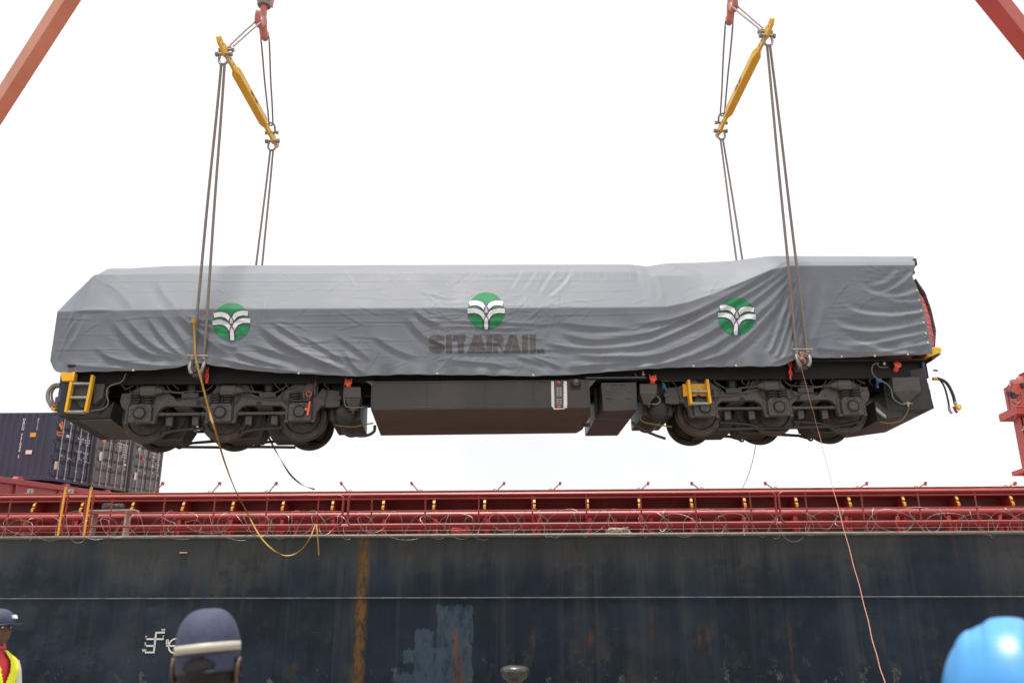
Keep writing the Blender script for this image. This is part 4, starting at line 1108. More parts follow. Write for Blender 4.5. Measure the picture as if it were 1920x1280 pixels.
def sandbox(pts_box, pts_hop, capxy, name='sand_box'):
    o = boxes(pts_box, -1.22, -0.85, name)
    bb = MB(); P = lpoly(pts_hop, -1.2)
    (xa, za), (xb, zb_), (xc, zc_), (xd, zd) = P
    bb.add([(xa, -1.215, za), (xb, -1.215, zb_), (xb, -0.86, zb_), (xa, -0.86, za), (xd, -1.08, zd), (xc, -1.08, zc_), (xc, -0.98, zc_), (xd, -0.98, zd)], [(0, 4, 5, 1), (1, 5, 6, 2), (2, 6, 7, 3), (3, 7, 4, 0), (4, 7, 6, 5), (0, 1, 2, 3)])
    bb.build('hopper', M_GREY, o, 0.006)
    cx, cz = lp(*capxy, -1.26)
    bb = MB(); bb.lathe([(0, 0.03), (0.06, 0.03), (0.072, 0.02), (0.075, 0.0), (0.05, -0.02), (0.05, -0.16)], (cx, -1.26, cz), (0, -1, 0.55), 22)
    for dx in (-0.06, 0.06): bb.box((cx + dx, -1.23, cz + 0.07), (0.015, 0.03, 0.05))
    bb.build('filler_cap', M_REDCAP, o, 0.004)
    return o
sandbox([(644, 725), (676, 725), (677, 745), (646, 745)], [(646, 746), (677, 746), (668, 765), (655, 765)], (653, 717))
sandbox([(1199, 719), (1232, 719), (1232, 738), (1200, 739)], [(1200, 739), (1232, 738), (1220, 754), (1209, 755)], (1224.5, 709.5))
sandbox([(1673, 707), (1724, 706), (1728, 733), (1675, 734)], [(1675, 734), (1728, 733), (1709, 752), (1698, 752)], (1683, 684))
sb = boxes([(138, 723), (168, 723), (166, 748), (136, 749)], -1.2, -0.9, 'step_box'); boxes([(176, 719), (197, 719), (192, 745), (174, 757)], -1.18, -0.95, 'side_box')
b = MB(); b.prism(lpoly([(140, 749), (166, 749), (158, 764), (150, 763)], -1.2), -1.19, -0.92); b.build('step_box_hopper', M_GREY, sb, 0.006)
# air reservoirs between tank and bogies
for (px, py, w) in ((648, 778, 1.1), (1232, 770, 1.1)):
    x, z = lp(px, py, -0.6); b = MB()
    b.lathe([(0, -0.9), (0.12, -0.88), (0.21, -0.8), (0.23, -0.7), (0.23, 0.7), (0.21, 0.8), (0.12, 0.88), (0, 0.9)], (x, 0.0, z + 0.02), (0, 1, 0), 24)
    b.b2(x - 0.3, x + 0.3, -0.7, 0.9, z - 0.12, SILLB + 0.1)
    b.build('air_reservoir', M_BLACK, loco, 0.02)
# ladders and steps
def bar(p0, p1, w, y0, y1):
    a_, c_ = lp(p0[0], p0[1], y0), lp(p1[0], p1[1], y0)
    m_ = w / 2 / 93
    return [(a_[0] - m_, a_[1]), (a_[0] + m_, a_[1]), (c_[0] + m_, c_[1]), (c_[0] - m_, c_[1])]
yl = -1.36
b = MB(); b.prism(bar((133.5, 716), (123, 772), 4.5, yl, 0), yl - 0.02, yl + 0.12)
lad = b.build('ladder', M_YEL, loco, 0.006)
b = MB(); b.prism(bar((173.5, 703), (160, 771), 4.5, yl, 0), yl - 0.02, yl + 0.12); b.build('ladder_stile', M_YEL, lad, 0.006)
for (a_, c_, py) in ((136, 169, 718.5), (131, 164, 744.5), (125, 157, 771)):
    b = MB(); b.prism(lpoly([(a_, py - 1.6), (c_, py - 1.6), (c_, py + 1.6), (a_, py + 1.6)], yl), yl - 0.01, yl + 0.14); b.build('rung', M_GALV, lad, 0.004)
b = MB(); b.prism(lpoly([(113, 698), (141, 698), (138, 714), (116, 714)], -1.33), -1.34, -1.2); b.prism(lpoly([(135, 698), (141, 698), (138, 714), (133, 714)], -1.36), -1.38, -1.2); b.build('step_board', M_YEL, loco, 0.008)
ym = -1.2
b = MB(); b.prism(lpoly([(1279.5, 720), (1326, 719), (1327, 742), (1281, 743)], ym + 0.14), ym + 0.13, ym + 0.15)
stp = b.build('step_frame', M_YEL, loco, 0.005)
for (p0, p1) in (((1291, 712), (1296, 757)), ((1326, 711), (1332, 756))):
    b = MB(); b.prism(bar(p0, p1, 5, ym, 0), ym - 0.02, ym + 0.15); b.build('step_stile', M_YEL, stp, 0.006)
for (x0_, x1_, py) in ((1296, 1326, 733), (1298, 1329, 755.5)):
    b = MB(); b.prism(lpoly([(x0_, py - 1.8), (x1_, py - 1.8), (x1_, py + 1.8), (x0_, py + 1.8)], ym), ym - 0.01, ym + 0.15); b.build('tread', M_GALV, stp, 0.004)
# yellow corner step at the right end
b = MB(); b.prism(lpoly([(1738, 652), (1760, 650), (1766, 653), (1765, 660), (1748, 667), (1738, 668)], -1.25), -1.25, -0.5)
b.build('corner_step', M_YEL, loco, 0.01)
b = MB(); b.prism(lpoly([(1747, 668), (1765, 661), (1764, 664), (1748, 676)], -1.2), -1.2, -0.55); b.build('corner_step_underside', M_BLACK, loco, 0.004)
# hoses and small fittings
def hose(pts, y, r, m, name, n=8, par=loco):
    pp = []
    for i, p in enumerate(pts):
        yy = p[2] if len(p) > 2 else y
        x, z = lp(p[0], p[1], yy); pp.append((x, yy, z))
    b = MB(); b.tube(spl(pp, 26), r, n); return b.build(name, m, par)
hose([(1750, 710), (1760, 710), (1775, 718), (1786, 738), (1791, 757)], -1.0, 0.033, M_RUB, 'brake_hose', 10)
hose([(1752, 711), (1762, 712), (1771, 726), (1777, 748), (1780, 764)], -0.9, 0.02, M_RUB, 'brake_hose', 10)
hose([(1749, 710), (1757, 710)], -1.0, 0.038, M_BRASS, 'hose_nipple')
hose([(1790, 753), (1793, 760)], -1.0, 0.038, M_GALV, 'hose_collar')
hose([(1792, 759), (1796, 765), (1800, 767)], -1.0, 0.035, M_YEL, 'hose_coupling')
b = MB(); x, z = lp(1797, 764, -1.0); b.torus((x, -1.04, z), (0, 1, 0), 0.035, 0.015, 12, 6); b.box((x + 0.03, -1.0, z + 0.05), (0.05, 0.04, 0.03)); b.build('coupling_ring', M_YEL, loco)
hose([(1788, 762), (1792, 770), (1795, 773)], -0.98, 0.03, mat('maroon_fitting', (0.3, 0.03, 0.05), 0.4), 'hose_coupling')
hose([(1779, 762), (1781, 770), (1785, 775)], -0.9, 0.028, M_GALV, 'hose_coupling')
hose([(1750, 694), (1755, 694.5), (1758, 695)], -1.0, 0.02, M_CAST, 'coupling_pin')
hose([(113, 721), (100, 723), (91, 734), (90, 748), (97, 762)], -1.0, 0.04, M_HOSEG, 'brake_hose', 10)
hose([(113, 725), (103, 727), (97, 738), (99, 752), (106, 761)], -0.9, 0.022, M_HOSEG, 'brake_hose', 10)
hose([(96, 758), (99, 766), (104, 768)], -1.0, 0.034, M_BRASS, 'hose_coupling')
hose([(104, 760), (98, 764)], -0.95, 0.026, M_YEL, 'hose_coupling')
hose([(236, 700), (228, 715), (205, 724), (200, 738), (203, 755), (193, 766), (170, 770)], -1.26, 0.012, M_CABLE, 'air_tube')
hose([(1648, 680), (1637, 684), (1635, 697), (1645, 710), (1662, 719), (1671, 730), (1675, 747), (1690, 757), (1698, 757)], -1.24, 0.013, M_GREENC, 'air_tube')
hose([(1643, 680), (1650, 688), (1665, 688)], -1.24, 0.01, M_CABLE, 'air_tube')
hose([(1190, 700), (1196, 707), (1205, 708)], -1.25, 0.008, M_CABLE, 'air_tube')
hose([(1232, 742), (1238, 750), (1232, 757), (1222, 757)], -1.15, 0.012, M_CABLE, 'air_tube')
hose([(650, 707), (646, 720), (645, 745), (648, 760), (660, 764), (682, 763)], -1.18, 0.01, M_CABLE, 'air_tube')
hose([(703, 797), (700, 810), (680, 817), (645, 812)], -0.7, 0.03, M_RUB, 'hose_pipe')
hose([(1184, 791), (1205, 805), (1230, 816), (1248, 822)], -0.7, 0.028, M_RUB, 'hose_pipe')
hose([(1704, 758), (1702, 770), (1690, 788), (1668, 793), (1650, 791)], -1.05, 0.018, mat('olive_hose', (0.12, 0.1, 0.03), 0.5), 'sand_hose')
hose([(700, 793), (687, 795), (660, 800), (628, 797)], -0.9, 0.014, mat('olive_hose', (0.12, 0.1, 0.03), 0.5), 'sand_hose')
hose([(1200, 775), (1205, 790), (1240, 797), (1260, 800)], -0.95, 0.014, mat('olive_hose', (0.12, 0.1, 0.03), 0.5), 'sand_hose')
for (px, py) in ((1206, 702), (1658, 682)):
    x, z = lp(px, py, -1.27); b = MB(); b.box((x, -1.27, z), (0.05, 0.05, 0.045)); b.box((x, -1.27, z + 0.05), (0.025, 0.03, 0.06)); b.build('valve', M_GALV, loco, 0.004)
for (px, py) in ((1216, 757), (1702, 756), (662, 768)):
    x, z = lp(px, py, -1.06); b = MB(); b.box((x, -1.06, z), (0.07, 0.06, 0.05)); b.tube([(x - 0.09, -1.06, z), (x + 0.1, -1.06, z)], 0.014, 8); b.tube([(x, -1.06, z), (x, -1.06, z - 0.07)], 0.02, 8); b.build('sand_valve', M_GALV if px == 1702 else M_CAST, loco, 0.004)
b = MB(); b.prism(bar((581, 752), (576.5, 778), 3.6, -1.12, 0), -1.13, -1.11); b.build('warning_tag', mat('orange_tag', (0.8, 0.12, 0.05), 0.5), loco)
b = MB(); x, z = lp(574, 767, -1.11); b.lathe([(0, 0.01), (0.03, 0.01), (0.03, 0)], (x, -1.115, z), (0, -1, 0), 12); x, z = lp(579, 738, -1.12); b.torus((x, -1.12, z), (0, 1, 0.3), 0.05, 0.008, 16, 6); b.build('tag_ring', mat('orange_tag', (0.8, 0.12, 0.05), 0.5), loco)
def rag(px, py, y, w, h, m, name):
    x, z = lp(px, py, y); b = MB(); pts = []
    random.seed(px)
    for k in range(24):
        pts.append((x + random.uniform(-w, w), y + random.uniform(-.03, .03), z + random.uniform(-h, h)))
    b.tube(spl(pts, 60), 0.012, 5); b.build(name, m, loco)
rag(1246, 724, -1.1, 0.035, 0.07, M_TEAL, 'cable_tie'); rag(1648, 712, -1.1, 0.05, 0.05, M_TEAL, 'cable_tie'); rag(1645, 722, -1.1, 0.015, 0.07, M_BLUEP, 'cable_tie')
# lifting trunnions
LIFT = []
for (px, py) in ((371, 690), (1504, 677)):
    x, z = lp(px, py, -1.42)
    LIFT.append((x, z))
    b = MB(); b.b2(x - 0.1, x + 0.1, -1.4, -1.1, z - 0.16, z + 0.2); b.lathe([(0, 0.12), (0.06, 0.12), (0.06, 0), (0.05, 0)], (x, -1.4, z), (0, -1, 0), 14)
    b.b2(x - 0.1, x + 0.1, 1.1, 1.4, z - 0.16, z + 0.2); b.b2(x - 0.08, x + 0.08, -1.1, 1.1, z + 0.05, z + 0.15); b.lathe([(0, 0.36), (0.06, 0.36), (0.06, 0), (0.05, 0)], (x, 1.4, z), (0, 1, 0), 14)
    b.build('lifting_bracket', M_CAST, loco, 0.01)
# red bolster chains
def chain(px, py0, py1, y, label):
    n = 3
    x0_, z0_ = lp(px, py0, y); x1_, z1_ = lp(px, py1, y)
    b = MB()
    for k in range(n + 1):
        t = k / n; cx = x0_ + (x1_ - x0_) * t; cz = z0_ + (z1_ - z0_) * t
        L_ = abs(z1_ - z0_) / n * 0.72; wv = L_ * 0.42
        pts = []
        for j in range(16):
            a = 2 * math.pi * j / 16
            u_, v_ = wv * math.cos(a), L_ * math.sin(a)
            ang = (0.3 if k % 2 == 0 else 1.2)
            pts.append((cx + u_ * math.cos(ang), y + u_ * math.sin(ang), cz + v_))
        b.tube(pts, 0.017, 7, closed=True)
    o = b.build('bogie_chain', M_REDCH, None, mw=LM)
    tag(o, label, 'chain')
chain(388, 690, 712, -1.22, 'red chain links hanging beside the left sling below the tarpaulin')
chain(1482, 684, 706, -1.22, 'red chain links hanging beside the right sling below the tarpaulin')
# ------------------------------------------------------------------ tarpaulin
def tab(t):
    a = np.array(t, float); return lambda x: np.interp(x, a[:, 0], a[:, 1])
T_HEM = tab([(88, 676), (95, 688), (104, 696), (114, 699), (200, 697), (300, 694), (340, 689), (360, 683), (385, 682), (402, 685), (450, 692), (520, 699), (600, 703), (665, 706), (750, 703), (850, 703), (950, 705), (1000, 706), (1060, 704), (1100, 700), (1180, 695), (1240, 690), (1330, 688), (1450, 688), (1466, 684), (1488, 673), (1510, 671), (1540, 672), (1600, 670), (1700, 667), (1750, 664)])
T_KNEE = tab([(88, 584), (205, 582), (330, 580), (700, 578), (1200, 576), (1255, 575), (1300, 566), (1360, 546), (1420, 523), (1465, 506), (1500, 498), (1750, 497)])
T_RIM = tab([(88, 515), (185, 514), (330, 512), (700, 510), (1205, 508), (1222, 510), (1240, 516), (1340, 516), (1400, 509), (1450, 500), (1490, 491), (1750, 491)])
T_YR = tab([(88, -0.82), (1215, -0.82), (1245, -0.95), (1400, -1.1), (1480, -1.32), (1750, -1.34)])
T_TOP = tab([(88, 506), (185, 506), (260, 501), (330, 500), (700, 499), (1210, 498), (1248, 502), (1285, 496), (1350, 495), (1420, 493), (1480, 487), (1510, 486), (1750, 487)])
T_EDGE = tab([(480, 1716), (500, 1715), (512, 1712), (518, 1709), (530, 1715), (545, 1722), (565, 1728), (585, 1733), (605, 1737), (625, 1741), (642, 1745), (655, 1748), (668, 1748)])
YS = -1.44
NC, NS, NP, NR = 1000, 84, 44, 22
pxs = np.concatenate([np.linspace(88, 130, 40, endpoint=False), np.linspace(130, 1748, NC - 40)])
def lpz(px, py, y):                                   # vectorised-ish lookup on the locomotive frame
    return np.array([lp(float(a), float(c), float(d)) for a, c, d in zip(px, py, y)])
xsv = lpz(pxs, np.full(NC, 640.0), np.full(NC, YS))[:, 0]
wid = 1 - 0.2 * np.clip((250 - pxs) / 160, 0, 1) ** 2
ysd = YS * wid
zh = lpz(pxs, T_HEM(pxs), ysd)[:, 1]
zk_ = lpz(pxs, T_KNEE(pxs), ysd)[:, 1]
yr = T_YR(pxs)
zr_ = lpz(pxs, T_RIM(pxs), yr)[:, 1]
zt_ = lpz(pxs, T_TOP(pxs), yr * 0.0 - 0.05)[:, 1]
cut_px = [(80, 684), (90, 672), (95, 640), (107, 590), (139, 556), (185, 511), (190, 470), (2000, 100)]
cx_, cz_ = zip(*[lp(a, c, -0.75) for a, c in cut_px])
zcut = np.interp(xsv, cx_, cz_)
zk_ = np.minimum(zk_, zcut - 0.0); zr_ = np.minimum(zr_, zcut + 0.0); zt_ = np.minimum(zt_, zcut + 0.02)
zk_ = np.maximum(zk_, zh + 0.02); zr_ = np.maximum(zr_, zk_ + 0.004); zt_ = np.maximum(zt_, zr_ + 0.002)
rows_y, rows_z = [], []
for k in range(NS):
    t = k / NS
    rows_y.append(ysd - 0.03 * (1 - t) ** 2 + 0.0 * t); rows_z.append(zh + (zk_ - zh) * t)
for k in range(NP):
    t = k / NP
    rows_y.append(ysd + (yr - ysd) * t); rows_z.append(zk_ + (zr_ - zk_) * t)
for k in range(NR):
    t = k / NR
    rows_y.append(yr * (1 - t)); rows_z.append(zr_ + (zt_ - zr_) * math.sin(t * math.pi / 2))
NN = NS + NP + NR
# far side, coarser
fr = list(range(NN - 1, -1, -4))
Y = np.array(rows_y + [-rows_y[k] for k in fr]).T
Z = np.array(rows_z + [rows_z[k] for k in fr]).T
NV = Y.shape[1]
X = np.repeat(xsv[:, None], NV, 1)
# soften the hard profile edges a little
for it in range(1):
    for A in (Y, Z):
        A[:, 1:-1] = A[:, 1:-1] * 0.6 + (A[:, :-2] + A[:, 2:]) * 0.2
for it in range(4):
    for A in (Y, Z):
        A[1:-1] = A[1:-1] * 0.5 + (A[:-2] + A[2:]) * 0.25
# ragged laced edge at the right end
Rm = np.array(LM)
def to_world(X, Y, Z):
    return np.stack([X, Y, Z], -1) @ Rm[:3, :3].T + Rm[:3, 3]
PX, PY = proj_np(to_world(X, Y, Z))
edge_px = T_EDGE(PY)
near = (np.arange(NV) < NN)
sx_ = np.clip((PX - 1610) / (PX[-1:, :] - 1610), 0, 1)
dpx = (edge_px - PX[-1:, :]) * sx_ ** 1.5
mpp = 1 / 93.0
X = X + np.where(near[None, :], dpx, (1716 - PX[-1, NN - 1]) * sx_ ** 1.5) * mpp
PX, PY = proj_np(to_world(X, Y, Z))

D = np.zeros_like(X)
FK = 0.6
def fold(pts, w, amp, trough=0.6, taper=(0.3, 0.3), w1=None):
    """a drape fold: a ridge along a polyline (photo pixels), with a softer trough on its right-hand side"""
    global D
    P = np.array([(v.x, v.y) for v in spl([(p[0], p[1], 0) for p in pts], 10)])
    x0, y0 = P.min(0) - 4 * w; x1, y1 = P.max(0) + 4 * w
    m = (PX > x0) & (PX < x1) & (PY > y0) & (PY < y1) & near[None, :]
    if not m.any(): return
    qx, qy = PX[m], PY[m]
    best = np.full(qx.shape, 1e9); sd = np.zeros_like(qx); tt = np.zeros_like(qx)
    n = len(P) - 1
    for i in range(n):
        a, c = P[i], P[i + 1]; d = c - a; L2 = d @ d + 1e-9
        t = np.clip(((qx - a[0]) * d[0] + (qy - a[1]) * d[1]) / L2, 0, 1)
        ex, ey = qx - a[0] - t * d[0], qy - a[1] - t * d[1]
        dd = ex * ex + ey * ey
        u = dd < best
        best[u] = dd[u]; tt[u] = ((i + t) / n)[u]
        sd[u] = (np.sqrt(dd) * np.sign(d[0] * ey - d[1] * ex))[u]
    ww = w if w1 is None else w + (w1 - w) * tt
    e = np.clip(tt / max(taper[0], 1e-3), 0, 1) * np.clip((1 - tt) / max(taper[1], 1e-3), 0, 1)
    e = e * e * (3 - 2 * e)
    wl_ = np.where(sd > 0, 0.62 * ww, 1.45 * ww)
    prof = np.exp(-(np.abs(sd) / wl_) ** 1.2) - trough * np.exp(-((sd - 1.5 * ww) / (1.0 * ww)) ** 2)
    D[m] += amp * FK * e * prof * np.clip(0.55 + (qy - 560) / 60.0, 0.6, 1.0)
# --- left end
for f_ in ([(185, 512), (160, 548), (139, 583), (112, 650)], [(150, 590), (128, 625), (104, 680)], [(139, 583), (170, 582), (215, 581)]): fold(f_, 3.0, 0.028, 0.3)
fold([(202, 590), (244, 640), (286, 664), (345, 672)], 8, 0.05); fold([(226, 586), (286, 646), (350, 674)], 7, 0.045)
fold([(173, 646), (214, 673), (297, 686), (350, 683)], 6, 0.045); fold([(115, 680), (180, 689), (280, 690)], 5, 0.04, 0.4)
fold([(300, 584), (330, 620), (362, 668)], 8, 0.05); fold([(327, 584), (357, 608), (401, 646), (446, 670)], 8, 0.055); fold([(270, 585), (310, 640), (356, 676)], 6, 0.04)
fold([(160, 585), (150, 620), (120, 665)], 6, 0.03); fold([(190, 520), (230, 555), (250, 580)], 10, 0.025); fold([(290, 520), (310, 555), (335, 580)], 9, 0.025)
fold([(340, 588), (372, 600), (400, 601), (470, 600)], 4, 0.03); fold([(350, 600), (395, 615), (420, 616)], 5, 0.03)
# --- left of centre: drape running down to the right from the emblem
for f_, w, a in (([(476, 602), (520, 635), (580, 668), (655, 696)], 7, .05), ([(478, 618), (545, 652), (612, 682), (668, 702)], 6, .045), ([(452, 640), (530, 664), (600, 684)], 6, .04), ([(430, 655), (480, 674), (560, 694)], 6, .045),
                 ([(505, 600), (545, 625), (590, 655)], 5, .03), ([(560, 625), (610, 655), (668, 692)], 5, .035), ([(620, 620), (670, 655), (700, 680)], 6, .03), ([(690, 622), (740, 655), (790, 672)], 6, .03),
                 ([(775, 579), (798, 598), (832, 610)], 5, .04), ([(760, 590), (795, 630), (840, 648)], 7, .045), ([(640, 650), (668, 690), (690, 703)], 5, .035), ([(400, 640), (430, 650), (450, 652)], 5, .03),
                 ([(395, 668), (460, 684), (560, 698), (650, 702)], 5, .05), ([(590, 668), (640, 668), (690, 680)], 4, .02)):
    fold(f_, w, a)
# --- centre: tension lines across the lettering
for f_, w, a in (([(795, 602), (900, 603), (1000, 608), (1060, 606)], 3.2, .022), ([(800, 640), (835, 648), (920, 642), (1010, 656)], 3.5, .02), ([(790, 656), (900, 660), (1010, 656), (1100, 655)], 4, .025), ([(795, 614), (880, 612), (950, 616), (1040, 612)], 3.2, .018),
                 ([(1010, 640), (1080, 652), (1180, 655)], 6, .04), ([(960, 666), (1000, 676), (1035, 690)], 4, .03), ([(985, 664), (1030, 680), (1060, 692)], 4, .03), ([(820, 672), (900, 680), (990, 688)], 5, .025),
                 ([(1030, 602), (1110, 612), (1190, 614)], 6, .035), ([(1045, 622), (1110, 637), (1190, 632)], 7, .045), ([(1060, 662), (1130, 668), (1220, 666)], 7, .04), ([(1050, 690), (1110, 684), (1200, 680)], 6, .04),
                 ([(986, 502), (972, 525), (958, 548)], 3.5, .02), ([(1048, 502), (1030, 525), (1008, 562)], 4, .025), ([(1080, 502), (1058, 535), (1022, 566)], 4, .025), ([(1012, 504), (995, 530), (985, 545)], 4, .015), ([(868, 506), (872, 540), (870, 560)], 5, .012)):
    fold(f_, w, a)
# --- right: long sweeping folds pulled up to the cab roof corner
for f_, w, a, w1 in (([(1090, 650), (1200, 648), (1300, 608), (1400, 553), (1480, 499)], 8, .06, 5), ([(1090, 668), (1220, 668), (1330, 624), (1420, 560), (1487, 505)], 9, .065, 5), ([(1130, 690), (1230, 685), (1340, 648), (1440, 572), (1492, 510)], 8, .06, 5),
                     ([(1100, 628), (1200, 628), (1290, 594), (1380, 548), (1476, 496)], 8, .055, 4), ([(1170, 610), (1265, 597), (1350, 560), (1470, 494)], 7, .05, 4), ([(1330, 682), (1400, 632), (1460, 566), (1495, 520)], 8, .055, 5),
                     ([(1306, 548), (1380, 534), (1475, 492)], 5, .03, 3), ([(1240, 690), (1330, 672), (1400, 645), (1470, 560)], 6, .04, 5), ([(1250, 505), (1300, 512), (1345, 508), (1400, 500)], 4, .03, 3), ([(1252, 508), (1280, 498), (1320, 505)], 3.5, .03, 3),
                     ([(1225, 512), (1236, 530), (1242, 560)], 4, .018, 5), ([(1205, 505), (1218, 525), (1222, 556)], 5, .008, 5)):
    fold(f_, w * 0.9, a * 0.78, 0.65, (0.25, 0.1), w1)
# --- fan into the right lifting point
for f_, w, a in (([(1482, 510), (1478, 560), (1452, 640), (1440, 664)], 5, .05), ([(1492, 512), (1488, 570), (1464, 650), (1452, 672)], 5, .05), ([(1500, 515), (1496, 580), (1476, 655), (1465, 676)], 4.5, .045), ([(1506, 520), (1502, 590), (1486, 660)], 4, .04),
                 ([(1520, 520), (1516, 580), (1500, 655)], 7, .04), ([(1440, 684), (1470, 672), (1490, 664)], 3, .03), ([(1550, 520), (1540, 590), (1518, 650)], 12, .04)):
    fold(f_, w, a, 0.55, (0.25, 0.15))
# --- cab side: lace points pulling the edge
for f_, w, a in (([(1712, 512), (1692, 530), (1660, 548), (1620, 552)], 5, .05), ([(1722, 546), (1680, 558), (1630, 550), (1605, 524)], 6, .055), ([(1728, 566), (1680, 566), (1660, 560)], 4, .03), ([(1732, 586), (1665, 593), (1600, 584), (1572, 556)], 6, .055),
                 ([(1737, 606), (1650, 622), (1580, 614), (1556, 590)], 7, .05), ([(1741, 624), (1665, 640), (1600, 648), (1560, 640)], 7, .05), ([(1745, 643), (1685, 655), (1620, 667)], 6, .05), ([(1740, 632), (1690, 646), (1650, 662)], 4, .03),
                 ([(1700, 664), (1660, 660), (1600, 640), (1560, 622)], 7, .035), ([(1735, 596), (1700, 604), (1640, 606)], 4, .025), ([(1720, 660), (1690, 664), (1650, 670)], 4, .03), ([(1530, 652), (1600, 660), (1690, 660)], 5, .03), ([(1685, 508), (1660, 530), (1612, 540)], 6, .04)):
    fold(f_, w, a, 0.6, (0.04, 0.5))
# --- sewn panel seams and packing creases
r0 = np.random.default_rng(2)
for py, ax_, cx2 in ((527, 200, 1200), (604, 480, 820), (655, 100, 345), (656, 440, 700), (618, 1060, 1200), (634, 1560, 1740)):
    fold([(ax_, py + 1), ((ax_ + cx2) / 2, py), (cx2, py - 1)], 1.6, 0.007, 0.5, (0.02, 0.02))
for py, ax_, cx2 in ((590, 560, 800), (612, 490, 760), (640, 500, 800), (668, 700, 1000), (676, 130, 330), (626, 140, 330), (605, 1520, 1700), (655, 1530, 1740), (545, 230, 700), (560, 700, 880), (545, 1050, 1210), (672, 1060, 1260), (590, 1060, 1230)):
    fold([(ax_, py + 2), ((ax_ + cx2) / 2, py + r0.uniform(-2, 2)), (cx2, py - 2)], 1.5, 0.0045, 0.5, (0.05, 0.05))
# --- crumpling: many short sharp creases, denser round the printed panels
r2 = np.random.default_rng(5)
for k in range(460):
    if k < 150: cxp, cyp, am, L_ = r2.uniform(795, 1050), r2.uniform(545, 690), r2.uniform(.003, .009), r2.uniform(8, 34)
    elif k < 190: cxp, cyp, am, L_ = r2.normal(435, 30), r2.normal(612, 25), r2.uniform(.003, .008), r2.uniform(8, 24)
    elif k < 220: cxp, cyp, am, L_ = r2.normal(1382, 30), r2.normal(595, 25), r2.uniform(.003, .008), r2.uniform(8, 24)
    elif k < 260: cxp, cyp, am, L_ = r2.uniform(1560, 1730), r2.uniform(495, 600), r2.uniform(.004, .012), r2.uniform(10, 30)
    else: cxp, cyp, am, L_ = r2.uniform(120, 1700), r2.uniform(512, 690), r2.uniform(.003, .008), r2.uniform(10, 50)
    an = r2.normal(-0.5, 0.7) if r2.random() < .6 else r2.normal(0.05, 0.2)
    dx, dy = math.cos(an) * L_, math.sin(an) * L_
    fold([(cxp - dx, cyp - dy), (cxp + r2.normal(0, 2), cyp + r2.normal(0, 2)), (cxp + dx, cyp + dy)], r2.uniform(1.5, 2.6), am, 0.5, (0.3, 0.3))
# vertical gathers under the roof seam
for px in np.arange(705, 1205, 13):
    p_ = px + r2.normal(0, 3); fold([(p_, 511), (p_ + r2.normal(0, 4), 519), (p_ + r2.normal(0, 6), 528 + r2.uniform(0, 10))], r2.uniform(2, 4), r2.uniform(.002, .006), 0.5, (0.2, 0.5))
# broad billows
lowm = np.clip((575 - PY) / -30.0, 0.12, 1)
D += lowm * (0.008 * np.sin(X * 1.9 + 0.7 * np.sin(Z * 2.3)) * np.sin(Z * 2.1 + X * 0.6) + 0.006 * np.sin(X * 4.3 + Z * 3.1))
# hem hangs in small waves
hemw = np.clip(1 - np.arange(NV) / 14.0, 0, 1)[None, :]
D += hemw * (0.014 * np.sin(X * 7.1 + np.sin(X * 2.3) * 2) + 0.012 * np.sin(X * 15.3 + 1.0))
# the stiff printed panels lie flatter than the cloth round them
flat = np.zeros_like(X)
for (cx0, cy0, rx0, ry0) in ((434, 604, 44, 44), (911, 584, 44, 42), (1381, 593, 46, 44), (912, 645, 125, 26)):
    flat = np.maximum(flat, np.clip(1.5 - np.sqrt(((PX - cx0) / rx0) ** 2 + ((PY - cy0) / ry0) ** 2) * 1.1, 0, 1))
D *= np.where(near[None, :], 1 - 0.32 * flat, 1)
# displacement along the normal
G = np.stack([X, Y, Z], -1)
du = np.gradient(G, axis=0); dv = np.gradient(G, axis=1)
nn = np.cross(du, dv); nn /= np.linalg.norm(nn, axis=-1, keepdims=True) + 1e-12
sgn = np.sign((nn[:, :NS] * np.array([0, -1, 0])).sum(-1).mean())
nn *= sgn
G = G + nn * D[..., None]
idx = np.arange(NC * NV).reshape(NC, NV)
quads = np.stack([idx[:-1, :-1], idx[1:, :-1], idx[1:, 1:], idx[:-1, 1:]], -1).reshape(-1, 4)
me = bpy.data.meshes.new('tarpaulin')
me.from_pydata(G.reshape(-1, 3).tolist(), [], quads.tolist())
me.polygons.foreach_set('use_smooth', [True] * len(me.polygons))
tarp = bpy.data.objects.new('tarpaulin', me); COL.objects.link(tarp)
me.materials.append(M_TARP)
tarp.matrix_world = LM
sol = tarp.modifiers.new('thickness', 'SOLIDIFY'); sol.thickness = 0.006; sol.offset = -1
tag(tarp, 'wrinkled grey tarpaulin with green palm emblems and brown lettering draped over the locomotive', 'tarpaulin')

